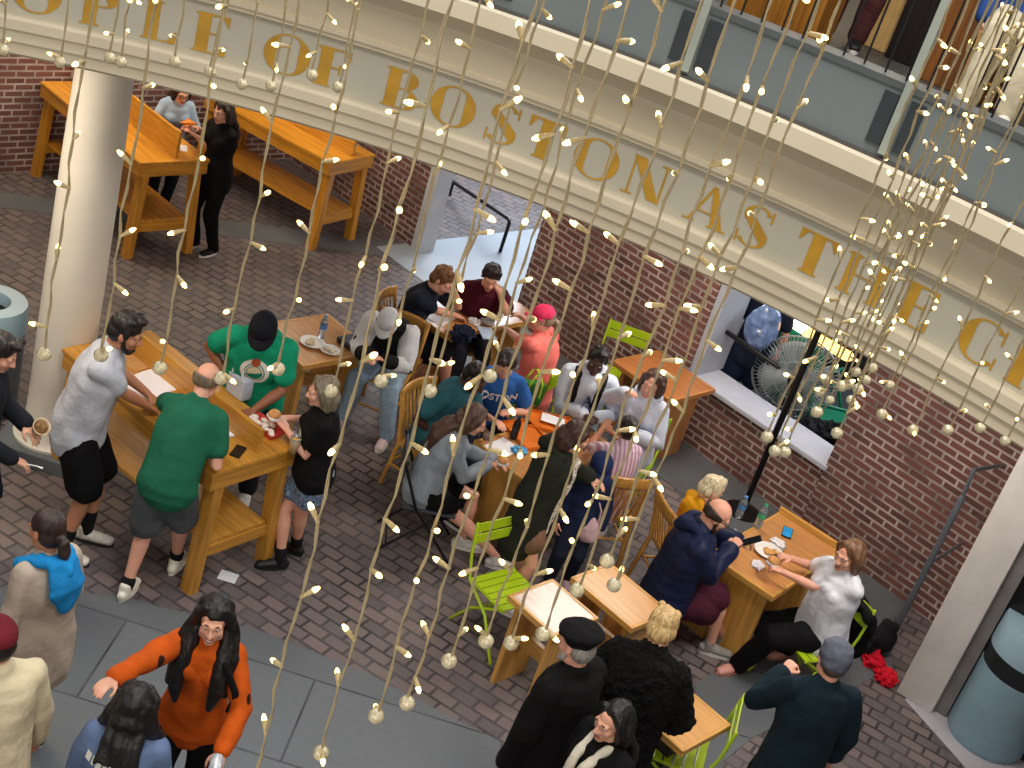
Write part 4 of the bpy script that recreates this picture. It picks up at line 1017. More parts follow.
# upper table
for i, (px, r_, lb) in enumerate((((474, 323), .06, 'crumpled white wrapper before the man in maroon'), ((487, 322), .07, 'large white food wrapper near the maroon shirt'), ((497, 314), .055, 'white paper bowl near the far corner of the crowded table'))): crumple(px, .75, r_, lb)
sheet((440, 318), .75, .2, .26, -20, 'white paper mat before the man in the navy tee')
sheet((487, 334), .75, .14, .22, 25, 'pale blue wrapper on the crowded table', plain('pale_blue_paper', '#b9cce6', .6), 'paper_wrapper', .012, 'wrapper')
crumple((462, 338), .75, .11, 'navy cloth bag lying on the crowded table', cloth('#161d33'), 'cloth_bag', 'bag', .6)
crumple((478, 318), .75, .045, 'orange snack packet on the crowded table', plain('packet_orange', '#c97a2c', .5), 'snack_packet', 'packet')
cup((452, 316), .75, 'brown drink in a clear cup beside the navy tee', '#6b3a26')
# centre table with orange trays
def tray(px, rot, label):
    p = onz(px[0], px[1], .75); t = thing('serving_tray', label, 'tray', p, math.radians(rot)); m = plain('tray_orange', '#d9701c', .4)
    q_ = MB().box(-.2, .2, -.14, .14, 0.002, .012, .003)
    for sg in (-1, 1): q_.box(-.2, .2, sg * .135 - .006, sg * .135 + .006, .01, .03); q_.box(sg * .195 - .006, sg * .195 + .006, -.14, .14, .01, .03)
    q_.build('tray', m, t); return p
tray((548, 424), 10, 'orange tray with a paper on it near the green tote'); tray((527, 436), -50, 'orange tray in the middle of the family table')
sheet((553, 420), .785, .2, .14, 0, 'white paper on the orange tray'); sheet((503, 448), .752, .2, .26, -30, 'white paper mat on the near side of the family table')
bottle((513, 438), .757, .2, 'black bottle on the family table', plain('black_plastic', '#16171a', .3), '#222226', 'drink_bottle')
crumple((519, 452), .752, .055, 'bright blue wrapper on the family table', plain('blue_wrap', '#4f9bd0', .4))
p = G(528, 402, .76); t = thing('tote_bag', 'green tote bag with yellow handles on the family table', 'bag', p, .4)
MB().box(-.1, .1, -.05, .05, 0.001, .2, .02).build('body', cloth('#2f6e2a'), t)
for sy in (-1, 1): MB().tube([(-.06, sy * .053, .08), (-.055, sy * .055, .2), (-.02, sy * .05, .29), (.02, sy * .05, .29), (.055, sy * .055, .2), (.06, sy * .053, .08)], .009, n=8).build('handle', cloth('#b9cf3a'), t, True)
# right table
bottle((757, 527), .752, .22, 'clear water bottle by the navy jacket man', clearblue, '#3fae7a')
bottle((738, 517), .752, .2, 'small water bottle with blue cap near the table edge', clearblue, '#4f8fd0')
phone((787, 533), .752, -10, 'black phone with a bright blue screen on the right table', '#2f9be0', .08, .16)
plate((768, 553), .752, .12, 'paper plate with a pancake on the right table', '#d8a35c')
crumple((777, 545), .752, .06, 'crumpled clear wrapper beside the pancake plate'); crumple((757, 566), .752, .05, 'white napkin ball at the near edge of the right table'); crumple((736, 538), .752, .06, 'white burger paper before the navy jacket man')
crumple((775, 560), .752, .045, 'dark sauce cup near the pancake plate', plain('dark_sauce', '#5a3a28', .4), 'sauce_cup', 'cup')
# floor
crumple((872, 664), 0, .10, 'red cloth flower lying on the floor beside the black bag', cloth('#c8142a'), 'red_cloth', 'cloth', .6)
crumple((884, 680), 0, .09, 'second red cloth, lying nearer the bin than the first', cloth('#c8142a'), 'red_cloth', 'cloth', .6)
p = G(886, 655); t = thing('backpack', 'black bag slumped at the foot of the grey handrail', 'bag', p + Vector((-.12, -.02, 0)), .3)
b = MB(); b.ell((0, 0, .13), (.16, .1, .13)); b.ell((.05, .02, .24), (.09, .07, .07)); b.ell((-.1, -.06, .07), (.1, .07, .07)); fuse(b, 'body', cloth('#15161a'), .012, 2, .5, .02, 14, parent=t)
MB().tube([(-.08, -.09, .2), (-.14, -.14, .1), (-.1, -.13, .03)], .012, n=8).build('strap', cloth('#0e0e10'), t, True)
sheet((228, 577), 0, .13, .11, 0, 'small pale plaque set in the floor beside the tall table', plain('plaque_pale', '#d9dce0', .3), 'floor_plaque', .006, 'plaque')
# ---------------------------------------------------------------- the people
T1 = 1.03
P = {}
P['edge'] = person('person in open dark jacket at the frame edge holding a food wrap', (0, 352), 0, (1, .25), 1.78, lean=6, hpitch=25, RH=(12, 458, 1.05), LH=(26, 425, 1.1), sk='light', hair=('short', '#1d1613'),
    top=('#1a1d24', 'long', .035, .16, 'cotton', 'jacket'), bottom=('#161c30', 'shorts', .03), shoes=('#222',), rf=('L', .11, .05, .08))
P['grey'] = person('bearded man in pale grey t-shirt leaning on the tall table', (126, 332), 0, (1, .22), 1.86, lean=17, hpitch=18, RH=(150, 408, T1 + .055), LH=(148, 394, T1 + .055), sk='tan', hair=('short', '#1a1310'), beard='#1a1310', fat=1.22,
    top=('#b9bcc6', 'short', .03, .10), bottom=('#08080a', 'shorts', .035), shoes=('#d8d3c8', '#2b2b2b'), socks=('#111214', .3), rf=(62, 548), lf=(86, 530))
P['green'] = person('balding man in dark green t-shirt and grey shorts, seen from behind', (207, 380), 0, (.75, -.75), 1.75, lean=38, hpitch=22, RH=(207, 446, T1 + .055), LH=(198, 420, T1 + .055), rpole=(.45, -.6, .1), lpole=(-.9, 0, .15), sk='pink', hair=('bald', '#6b5a4a'), fat=1.05,
    top=('#1d6148', 'short', .028, .05), bottom=('#51555a', 'shorts', .035), shoes=('#e6e1d4',), lf=(126, 588), rf=(176, 560), socks=('#15161a', .12))
P['celtics'] = person('man in bright green printed t-shirt and black cap behind the tall table', (263, 330), 0, (-.35, 1), 1.86, lean=30, hpitch=42, RH=(228, 378, T1 + .07), LH=(254, 410, T1 + .06), sk='brown', hair=('short', '#15100d'), beard='#120d0b', fat=1.25, cap=('cap', '#14161c'),
    top=('#129470', 'short', .035, .16), bottom=('#22262e', 'pants', .03), shoes=('#ddd',))
P['bob'] = person('woman with grey bob in black tee and denim shorts at the tall table end', (322, 392), 0, (-1, -.15), 1.6, lean=6, hpitch=10, RH=(287, 418, 1.13), LH=(287, 430, 1.12), fem=True, sk='pink', hair=('bob', '#6f6553'), fat=1.12,
    top=('#0a0a0c', 'short', .025, .02), bottom=('#4a688f', 'short', .03, 'denim'), shoes=('#141416', '#1b1b1d'), rf=(280, 560), lf=(296, 545), socks=('#151517', .2))
P['farblack'] = person('woman in black t-shirt and trousers eating at the table by the column', (223, 112), 0, (-1, .12), 1.63, lean=5, hpitch=10, RH=(196, 128, 1.25), LH=(196, 136, 1.2), fem=True, sk='light', hair=('long', '#2a1f19', .2),
    top=('#0a0a0c', 'short', .025, .12), bottom=('#08080a', 'pants', .02), shoes=('#17171a', '#e8e4e4'))
q = m1 - u1 * .02 + w1 * .64; q.z = 1.30
P['fardenim'] = person('person in light denim jacket eating behind the table by the column', px_of(q), 0, (.6, .8), 1.5, lean=24, hpitch=14, RH=('L', .12, .36, 1.2), LH=('L', -.12, .34, 1.22), fem=True, sk='light', hair=('long', '#17120f', .25), glasses='#111',
    top=('#a9c4df', 'long', .03, .12, 'denim', 'jacket'), bottom=('#15171d', 'pants', .02), shoes=('#222',))
P['blue'] = person('person in beige coat with bright blue hood and ponytail, seen from behind', (46, 530), 0, (-1, -.75), 1.66, lean=4, hpitch=12, fem=True, sk='tan', hair=('pony', '#2c1d17'), hood=('#1c86c9', 'big'),
    top=('#b3a597', 'long', .035, .25, 'cotton', 'coat'), bottom=('#1b1c20', 'pants', .02), shoes=('#222',), fat=1.1)
P['cream'] = person('person in cream sweatshirt and maroon cap at the lower corner', (-4, 640), 0, (-.5, -1), 1.74, lean=4, hpitch=6, sk='light', hair=('short', '#17120f'), cap=('cap', '#6d1f2b'),
    top=('#d6c9a8', 'long', .04, .14, 'cotton', 'sweatshirt'), bottom=('#3a3a3e', 'pants', .02), shoes=('#ddd',), fat=1.1, RH=('L', .3, .14, .86))
P['orange'] = person('smiling woman in orange sweater with long black hair', (214, 620), 0, (-.45, 1), 1.66, lean=3, hpitch=2, hyaw=6, RH=(98, 688, 1.43), LH=(222, 752, 1.0), fem=True, sk='light', hair=('longfront', '#0b0807', .4), fat=.95, smile=True, rpole=(.5, -.2, -.5), lcurl=45,
    top=('#c0520f', 'long', .03, .1, 'motif', 'sweater'), bottom=('#08080a', 'pants', .02), shoes=('#222',))
P['hoodie'] = person('person in blue grey lettered hoodie with long dark hair, back to us', (136, 705), 0, (.55, -1), 1.63, lean=4, hpitch=6, fem=True, sk='light', hair=('longfront', '#0d0908', .02),
    top=('#5e6f92', 'long', .04, .14, 'cotton', 'hoodie'), bottom=('#22252e', 'pants', .02), shoes=('#ddd',))
# upper table
P['navytee'] = person('sandy-haired man in navy t-shirt seated with one hand at his face', (442, 280), 0, (1, .42), 1.78, sit=.45, lean=22, hpitch=28, RH=(462, 318, .79), LH=(452, 287, 1.13), sk='pink', hair=('short', '#6f4a2a'), lpole=(-.5, .3, -.8), lcurl=50,
    top=('#161c2c', 'short', .025, .06), bottom=('#11141c', 'shorts', .035), shoes=('#17181b', '#2a2a2a'), rf=(414, 378), lf=('L', -.14, .5, .08))
P['maroon'] = person('man in maroon t-shirt resting his cheek on his hand', (491, 277), 0, (.1, 1), 1.74, sit=.45, lean=20, hpitch=22, LH=(499, 292, 1.08), RH=(480, 306, .82), sk='light', hair=('short', '#1d1512'), lcurl=60, lpole=(-.8, .3, -.8),
    top=('#4a1222', 'short', .025, .06), bottom=('#20222b', 'pants', .02), shoes=('#222',))
P['coral'] = person('person in coral t-shirt and pink cap seated with back turned', (542, 318), 0, (-.85, -.45), 1.7, sit=.45, lean=12, hpitch=10, hyaw=30, LH=(508, 330, .88), RH=(514, 312, .9), fem=False, sk='pink', hair=('pony', '#8f7a66'), cap=('cap', '#f0416d'), fat=1.15,
    top=('#ff8077', 'short', .03, .08), bottom=('#c3c6cc', 'shorts', .03), shoes=('#ddd',))
P['whitecap'] = person('person in white cap and black vest bending over the brown table', (388, 322), 0, (-.7, .75), 1.72, sit=.45, lean=44, hpitch=52, RH=(366, 356, .83), LH=(384, 360, .82), sk='light', hair=('short', '#3a2a1e'), cap=('cap', '#cfd3da'),
    top=('#17181b', 'long', .03, .06, 'cotton', 'vest'), bottom=('#8aa8c6', 'pants', .03, 'denim'), shoes=('#e3c9cc',), rf=('L', .18, .40, .08), lf=(386, 436))
P['teal'] = person('dark haired man in teal shirt leaning on the family table', (475, 378), 0, (.9, .55), 1.74, sit=.45, lean=24, hpitch=28, RH=(432, 432, .62), LH=(484, 430, .82), sk='dark', hair=('short', '#120e0c'),
    top=('#2b5a66', 'short', .03, .08), bottom=('#33404a', 'pants', .03), shoes=('#222',))
P['boston'] = person('man in blue tee with white lettering seated at the family table', (506, 364), 0, (.1, 1), 1.7, sit=.45, lean=16, hpitch=30, RH=(493, 420, .82), LH=(512, 412, .84), sk='light', hair=('short', '#2a221e'),
    top=('#2f62ad', 'short', .025, .06), bottom=('#232a38', 'pants', .03), shoes=('#222',))
P['greysweat'] = person('long haired woman in grey sweatshirt sitting with bare legs', (474, 420), 0, (1, .22), 1.66, sit=.46, lean=22, hpitch=24, RH=(487, 466, .80), LH=(492, 460, .82), fem=True, sk='pink', hair=('long', '#4a3328', .22), fat=1.1,
    top=('#8d95a0', 'long', .03, .06, 'cotton', 'sweatshirt'), bottom=('#08080a', 'short', .03), shoes=('#dcd9d6',), rf=(500, 560), lf=('L', -.08, .44, .08))
P['olive'] = person('woman in olive black hooded jacket standing with a hand on the lime chair', (576, 438), 0, (.95, .35), 1.66, lean=10, hpitch=26, RH=(518, 520, .83), LH=(590, 478, 1.12), fem=True, sk='light', hair=('bob', '#3a241b'), glasses='#16161a', hood=('#23261f',),
    top=('#23261f', 'long', .045, .32, 'cotton', 'jacket'), bottom=('#7d5c4a', 'short', .03), shoes=('#dcd9d6',), rpole=(.4, -.6, -.4), fat=1.05)
P['toddler'] = person('small child in navy coat and navy cap before the olive jacket woman', (600, 468), 0, (.2, 1), 1.22, lean=4, hpitch=22, kid=True, sk='light', hair=('short', '#3a241b'), cap=('cap', '#1c2b55'), top=('#1a2544', 'long', .025, .16, 'cotton', 'coat'), bottom=('#1a2033', 'pants', .02), shoes=('#c9a9b3',))
P['whitehood'] = person('seated person in white hoodie and black vest facing the camera side', (597, 360), 0, (-.15, 1), 1.76, sit=.46, lean=10, hpitch=14, RH=(583, 414, .82), LH=(598, 418, .82), sk='dark', hair=('short', '#0f0d0d'),
    top=('#cfd9ea', 'long', .04, .06, 'cotton', 'hoodie'), bottom=('#22262e', 'pants', .03), shoes=('#ddd',), hood=('#cfd9ea',))
P['smile'] = person('smiling woman in pale blue hoodie with a raised hand', (652, 384), 0, (-.8, .75), 1.7, sit=.46, lean=8, hpitch=4, hroll=-6, RH=(626, 393, 1.24), LH=(636, 436, .85), fem=True, sk='pink', hair=('long', '#4a342c', .12), smile=True, curl=35,
    top=('#cdd6e8', 'long', .04, .06, 'cotton', 'hoodie'), bottom=('#aebacd', 'pants', .03), shoes=('#ddd',), hood=('#cdd6e8',))
P['stripe'] = person('girl in pink striped shirt with a dark bun, seen from behind', (627, 428), 0, (-.55, -1), 1.5, sit=.46, lean=10, hpitch=6, RH=(612, 432, .9), LH=(603, 428, .95), fem=True, kid=False, sk='tan', hair=('bun', '#171110'),
    top=('#e3d0dc', 'short', .025, .14, 'stripe'), bottom=('#c7a9b6', 'pants', .025), shoes=('#eee',))
P['blond'] = person('blond child in yellow top behind the navy jacket man', (711, 490), 0, (1, .1), 1.25, sit=.46, lean=8, hpitch=24, kid=True, sk='light', hair=('short', '#d8c9a4'), RH=('L', .2, .42, .82), LH=('L', -.2, .42, .82),
    top=('#d99a16', 'long', .025, .06), bottom=('#4a5568', 'pants', .02), shoes=('#ddd',))
P['navy'] = person('bearded man in navy jacket with glasses eating at the table', (717, 515), 0, (1, .25), 1.8, sit=.46, lean=9, hpitch=26, RH=(731, 549, .98), LH=(738, 540, .96), sk='pink', hair=('bald', '#2c1f17'), beard='#2a1b12', glasses='#2a2a2c', fat=1.12, curl=50, hood=('#16203f',),
    top=('#16203f', 'long', .055, .08, 'puffer', 'jacket'), bottom=('#43182a', 'shorts', .035), shoes=('#8d8a86', '#d9d6d0'), rf=(722, 636), lf=('L', -.12, .5, .08))
P['whitetee'] = person('woman in white t-shirt and pink shoes seated at the wooden table', (848, 556), 0, (-1, .1), 1.7, sit=.46, lean=6, hpitch=8, hyaw=6, RH=(790, 558, .93), LH=(783, 572, .9), fem=True, sk='pink', hair=('bob', '#6b4c33'), curl=55, fat=1.2,
    top=('#dfe2ec', 'short', .04, .1), bottom=('#08080b', 'pants', .045), shoes=('#cf9486', '#b97a6c'), rf=(788, 648), lf=(738, 664))
P['beret'] = person('man in black flat cap and black coat, dark back view', (577, 645), 0, (-.9, -.8), 1.76, lean=4, hpitch=10, sk='pink', hair=('short', '#8f8a84'), cap=('beret', '#0c0c0e'), beard='#a59f98',
    top=('#060607', 'long', .05, .3, 'cotton', 'coat'), bottom=('#060607', 'pants', .03), shoes=('#111', '#111'), fat=1.15)
P['fur'] = person('blond person in furry black coat standing with back turned', (662, 628), 0, (.4, -1), 1.76, lean=20, hpitch=24, RH=('L', .26, .3, .95), LH=('L', -.26, .3, .95), sk='light', hair=('short', '#bf9f6b'),
    top=('#050505', 'long', .055, .3, 'fur', 'fur_coat'), bottom=('#060607', 'pants', .03), shoes=('#111', '#111'), fat=1.12)
P['scarf'] = person('black haired woman with pale collar in profile at the bottom edge', (612, 722), 0, (-1, .25), 1.64, lean=3, hpitch=8, fem=True, sk='light', hair=('long', '#0d0b0b', .2),
    top=('#060607', 'long', .045, .3, 'cotton', 'coat'), bottom=('#060607', 'pants', .03), shoes=('#111', '#111'))
P['beanie'] = person('person in grey beanie and dark teal jacket at the bottom edge', (833, 660), 0, (-.35, -1), 1.76, lean=5, hpitch=10, LH=(783, 672, 1.32), RH=('L', .3, .12, .9), sk='light', hair=('buzz', '#4a4038'), cap=('beanie', '#5b5f6c'), lcurl=60, lpole=(-.6, .1, -.8),
    top=('#0d2029', 'long', .035, .16, 'cotton', 'jacket'), bottom=('#0c0d11', 'pants', .03), shoes=('#222',), fat=1.05)
# stall and gallery people
sp = wp(*[onwall(745, 318, -1.0)[0], 0], -1.0)
def headpx(v): return px_of(v)
q = G(742, 376, .55); q.z = 1.62
P['stall'] = person('person in dark shorts with a clear backpack beyond the window', headpx(q), 0, (.3, -1), 1.74, lean=2, sk='pink', hair=('short', '#2a1d15'), top=('#1a2233', 'short', .03, .12), bottom=('#1d2c49', 'shorts', .04), shoes=('#222',))
for key, (px, py), fc in (('gal1', (842, 33), (.9, .5)),):
    b0 = G(px, py, 4.46); hd = Vector((b0.x, b0.y, 4.45 + 1.63))
    w_ = Vector((hd.x, hd.y, hd.z - CH)); 
    P[key] = person('person in maroon trousers and black striped shoes on the mezzanine', px_of(hd) if w_.y > 0 else (px, py), 0, fc, 1.75, z0=4.45, sk='light', hair=('short', '#2a1d15'), top=('#3a3230', 'long', .03, .12), bottom=('#5a3434', 'pants', .03), shoes=('#121214', '#d9d6d0'))
b0 = G(1010, 55, 4.95); hd = Vector((b0.x, b0.y, 5.75))
P['gal2'] = person('seated person in cream trousers and blue top on the mezzanine', px_of(hd), 0, (-.6, 1), 1.72, z0=4.45, sit=.46, lean=8, sk='light', hair=('short', '#2a1d15'), top=('#2a4a86', 'long', .035, .1), bottom=('#cfc3a4', 'pants', .045), shoes=('#d9d2c4',))
# ---- seats under the people
def seat_at(kind, key, label, back=.06):
    k = P[key]; f = Vector((math.cos(k['fz']), math.sin(k['fz']), 0)); p = k['base'] + f * back
    if kind == 'd': return dark_chair(p, k['fz'] - PI / 2, label)
    src = gc0 if kind == 'g' else wc0; cnt = ngc if kind == 'g' else nwc
    o = src if cnt[0] == 0 else copy_tree(src); cnt[0] += 1
    o.location = (p.x, p.y, k['base'].z); o.rotation_euler = (0, 0, k['fz'] - PI / 2); o['label'] = label
    if key == 'whitetee':
        J = MB(); J.tube([(-.2, -.27, .8), (0, -.285, .84), (.2, -.27, .8)], [(.05, .06)] * 3, side=(0, 1, 0), n=10); J.tube([(-.05, -.30, .8), (-.03, -.33, .55), (.02, -.32, .3)], [(.2, .05), (.23, .06), (.16, .05)], side=(1, 0, 0), n=14); J.tube([(.2, -.28, .78), (.27, -.3, .5), (.24, -.3, .3)], [.06, .055, .045], n=10)
        j = fuse(J, 'jacket', cloth('#0c0d10'), .011, 2, .5, .03, 10); j.location = o.location; j.rotation_euler = o.rotation_euler; tag(j, 'black jacket hanging over the back of the lime chair by the handrail', 'jacket')
seat_at('g', 'smile', 'lime green metal chair under the smiling woman in pale hoodie')
seat_at('g', 'whitetee', 'lime green metal chair under the woman in white tee')
seat_at('g', 'coral', 'lime green metal chair under the person in coral shirt')
seat_at('g', 'whitehood', 'lime green metal chair under the white hoodie and black vest person')
seat_at('w', 'blond', 'slat back wooden chair under the blond child in yellow')
seat_at('w', 'stripe', 'wooden chair under the girl in pink stripes')
seat_at('w', 'navytee', 'wooden chair under the man in the navy tee')
seat_at('w', 'maroon', 'wooden chair under the man in the maroon tee')
seat_at('w', 'whitecap', 'wooden chair under the man in the white cap')
seat_at('w', 'teal', 'wooden chair under the man in the teal shirt')
seat_at('w', 'boston', 'wooden chair under the man in blue lettered tee')
seat_at('d', 'greysweat', 'dark folding chair under the woman in grey sweatshirt')
seat_at('w', 'gal2', 'wooden chair on the mezzanine under the cream trousers person')
# bench of the navy jacket man
bm_ = P['navy']['base'] + W * .12 - Vector((math.cos(P['navy']['fz']), math.sin(P['navy']['fz']), 0)) * .03; bm_.z = 0
bt = thing('bench', 'light wooden bench under the man in the navy jacket', 'bench', bm_, UA + PI / 2)
MB().box(-.55, .55, -.17, .17, .41, .45, .005).build('seat', wm(0, '#d9a55c', 'bench_wood'), bt)
for sg in (-1, 1): MB().box(sg * .47 - .02, sg * .47 + .02, -.17, .17, 0, .41, .004).build('end_panel', wm(2, '#d9a55c', 'bench_wood'), bt)
MB().box(-.45, .45, -.02, .02, .22, .32, .003).build('stretcher', wm(0, '#d9a55c', 'bench_wood'), bt)

# ---- what the people wear and hold
white = plain('print_white', '#e6e4de', .7, .03)
k = P['celtics']; R1 = k['R1']; ctr = lerp(k['Pm'], k['P2'], .52); n_ = R1 @ Vector((0, 1, 0)); up_ = R1 @ Vector((0, 0, 1))
decal(k['top'], discpolys(.72, 1.0), .105, ctr, n_, up_, white, 'emblem_ring', k['root']); decal(k['top'], discpolys(.56, .64), .105, ctr, n_, up_, white, 'emblem_ring', k['root'])
decal(k['top'], discpolys(0, .5, 24, PI * .1, PI * 1.1), .105, ctr, n_, up_, plain('print_cream', '#d9cfae', .7), 'emblem_fill', k['root'], .005)
decal(k['top'], discpolys(0, .3, 20), .105, ctr + R1 @ Vector((.0, 0, .085)), n_, up_, plain('print_rust', '#a8502c', .7), 'emblem_dot', k['root'], .006)
k = P['boston']; R1 = k['R1']; decal(k['top'], textpolys('BOSTON'), .062, lerp(k['Pm'], k['P2'], .62), R1 @ Vector((0, 1, 0)), R1 @ Vector((0, 0, 1)), white, 'lettering', k['root'], .006)
k = P['hoodie']; R1 = k['R1']
marks = ([], [])
for x, w_, y in ((-1.9, .5, .25), (-1.25, .28, .2), (-.8, .5, .1), (-.15, .3, .05), (.35, .5, -.05), (.95, .28, -.1), (1.45, .5, -.2)):
    n0 = len(marks[0]); marks[0].extend([(x, y - .45), (x + w_, y - .5), (x + w_ + .12, y + .35), (x + .12, y + .4)]); marks[1].append((n0, n0 + 1, n0 + 2, n0 + 3))
decal(k['top'], marks, .055, lerp(k['Pm'], k['P2'], .74) - R1 @ Vector((.05, 0, 0)), R1 @ Vector((0, -1, 0)), R1 @ Vector((0, 0, 1)), white, 'back_print', k['root'], .007)
k = P['bob']; R1 = k['R1']; decal(k['top'], discpolys(0, 1), .026, lerp(k['Pm'], k['P2'], .62) + R1 @ Vector((-.08, 0, 0)), R1 @ Vector((0, 1, 0)), R1 @ Vector((0, 0, 1)), white, 'badge', k['root'], .006)
k = P['teal']; R1 = k['R1']; decal(k['top'], discpolys(0, 1), .06, lerp(k['Pm'], k['P2'], .6), R1 @ Vector((0, 1, 0)), R1 @ Vector((0, 0, 1)), plain('print_sand', '#9a9468', .8), 'print', k['root'], .006)
k = P['navytee']; R1 = k['R1']; decal(k['top'], ([(-1, -.25), (1, -.25), (1, .25), (-1, .25)], [(0, 1, 2, 3)]), .1, lerp(k['Pm'], k['P2'], .5), R1 @ Vector((0, 1, 0)), R1 @ Vector((0, 0, 1)), plain('print_grey', '#54635f', .8), 'print', k['root'], .006)
k = P['whitehood']; R1 = k['R1']; decal(k['top'], textpolys('A'), .1, lerp(k['Pm'], k['P2'], .5) + R1 @ Vector((-.03, 0, 0)), R1 @ Vector((0, 1, 0)), R1 @ Vector((0, 0, 1)), plain('print_navy', '#2a3358', .8), 'print', k['root'], .006)
vst = MB(); r1 = k['R1']
for sx in (-1, 1): vst.tube([k['P2'] + k['R2'] @ Vector((sx * .11, .02, .07)), k['P2'] + k['R2'] @ Vector((sx * .105, .135, -.03)), k['Pm'] + r1 @ Vector((sx * .1, .16, .08)), k['Pm'] + r1 @ Vector((sx * .1, .16, -.02))], [(.035, .022)] * 4, n=10)
fuse(vst, 'vest', cloth('#15161a'), .01, 2, .5, .01, 12, parent=k['root'])
k = P['whitecap']
for A in (k['AR'], k['AL']):
    pass
sl = MB()
for A in (k['AR'], k['AL']): sl.tube([A[0], lerp(A[0], A[1], .5), A[1], lerp(A[1], A[2], .35)], [.092, .088, .08, .075], n=12)
fuse(sl, 'sleeves', cloth('#d3d5da'), .0105, 2, .5, .014, 10, parent=k['root'])
k = P['olive']; bl = MB(); R1 = k['R1']
bl.tube([k['P0'] + k['R0'] @ Vector((-.02, .135, -.2)), k['P0'] + k['R0'] @ Vector((-.02, .14, .05)), k['Pm'] + R1 @ Vector((-.02, .14, .08)), k['P2'] + k['R2'] @ Vector((-.01, .12, .0))], [(.085, .035), (.085, .04), (.08, .05), (.05, .05)], side=R1 @ Vector((1, 0, 0)), n=14)
fuse(bl, 'blouse', cloth('#ded8cc', 'lace'), .01, 2, .5, .012, 12, parent=k['root'])
k = P['scarf']; sc_ = MB()
for sx in (-1, 1): sc_.tube([k['P3'] + k['R2'] @ Vector((sx * .06, -.03, .02)), k['P3'] + k['R2'] @ Vector((sx * .06, .06, -.01)), k['P2'] + k['R2'] @ Vector((sx * .045, .165, -.05)), k['Pm'] + k['R1'] @ Vector((sx * .03, .205, .08))], [(.022, .03), (.026, .03), (.03, .024), (.03, .02)], n=10)
fuse(sc_, 'scarf', cloth('#cfc7b6'), .009, 2, .5, .008, 14, parent=k['root'])
k = P['olive']; t = thing('shoulder_bag', 'pale pink bag hanging between the olive jacket woman and the wooden chair', 'bag', G(588, 528, .62), k['fz'] - PI / 2)
b = MB(); b.ell((0, 0, 0), (.045, .08, .11)); b.ell((0, .01, -.05), (.05, .085, .08)); fuse(b, 'body', cloth('#c9aab2'), .01, 2, .5, .015, 12, parent=t)
MB().tube([(0, -.06, .07), (0, -.05, .18), (0, .0, .27), (0, .05, .18), (0, .06, .07)], .008, n=8).build('strap', cloth('#c9aab2'), t, True)
def held(name, label, cat, pp, lv, builder):
    t = thing(name, label, cat, worldpt(pp, lv), pp['fz'] - PI / 2); builder(t); return t
def hand_of(k, side, f=.09):
    A = k['AR'] if side == 'R' else k['AL']; return A[2] + (A[2] - A[1]).normalized() * f
# wrap with filling
def wrapb(t):
    MB().lathe([(0, -.10), (.018, -.10), (.05, .03), (.058, .06), (.05, .055), (.012, -.09), (0, -.09)], 20).build('paper_cone', plain('kraft_paper', '#cbb493', .8, .1), t, True)
    b = MB(); b.ell((0, 0, .035), (.045, .045, .035)); b.ell((.02, .01, .06), (.02, .02, .018)); b.ell((-.02, -.01, .055), (.02, .02, .02)); fuse(b, 'filling', plain('wrap_filling', '#7d5c34', .6, .4, 40), .006, 1, parent=t)
h_ = hand_of(P['edge'], 'L', .08); t = held('food_wrap', 'paper wrapped food cone in the hand of the edge person', 'food', P['edge'], h_ + Vector((.01, .03, .045)), wrapb); t.rotation_euler = (.5, .5, P['edge']['fz'])
h_ = hand_of(P['edge'], 'R', .09); held('plastic_fork', 'white plastic fork in the hand of the edge person', 'fork', P['edge'], h_ + Vector((0, .02, 0)), lambda t: MB().tube([(0, -.03, 0), (0, .05, .005), (0, .09, .0)], [(.004, .002), (.005, .002), (.011, .002)], side=(1, 0, 0), n=8).build('fork', white, t, True))
def slice_(t):
    b = MB(); b.prism([(-.06, -.05), (.06, -.05), (.0, .1)], 0, .018); b.build('slice', plain('pizza_orange', '#d9782a', .5, .25, 25), t); MB().tube([(-.06, -.05, .01), (.06, -.05, .01)], .014, n=8).build('crust', plain('pizza_crust', '#a86a34', .7), t, True)
held('pizza_slice', 'orange slice of food in the hands of the woman in black tee', 'food', P['farblack'], hand_of(P['farblack'], 'R', .1) + Vector((0, .05, .03)), slice_)
held('pizza_slice', 'orange slice of food in the hands of the denim jacket person', 'food', P['fardenim'], hand_of(P['fardenim'], 'L', .1) + Vector((0, .05, .03)), slice_)
def burger(t):
    b = MB(); b.ell((0, 0, 0), (.05, .045, .035)); fuse(b, 'bun', plain('burger_bun', '#c98f52', .5, .2, 20), .006, 1, parent=t)
    c = MB(); c.ell((0, .0, -.02), (.055, .05, .025)); fuse(c, 'wrapper', foil, .006, 1, .4, .01, 25, parent=t)
held('sandwich', 'wrapped sandwich held by the woman with the grey bob', 'food', P['bob'], (hand_of(P['bob'], 'R') + hand_of(P['bob'], 'L')) / 2 + Vector((0, .03, .03)), burger)
held('sandwich', 'wrapped sandwich held by the woman in white tee', 'food', P['whitetee'], (hand_of(P['whitetee'], 'R') + hand_of(P['whitetee'], 'L')) / 2 + Vector((0, .03, .0)), burger)
held('sandwich', 'white wrapped snack held by the woman in grey sweatshirt', 'food', P['greysweat'], (hand_of(P['greysweat'], 'R') + hand_of(P['greysweat'], 'L')) / 2 + Vector((0, .02, .03)), burger)
def phb(t):
    MB().box(-.037, .037, -.075, .075, -.005, .005, .003).build('case', plain('phone_case', '#121214', .3), t)
    MB().box(-.033, .033, -.069, .069, .005, .006).build('screen', plain('phone_screen', '#10131a', .08), t)
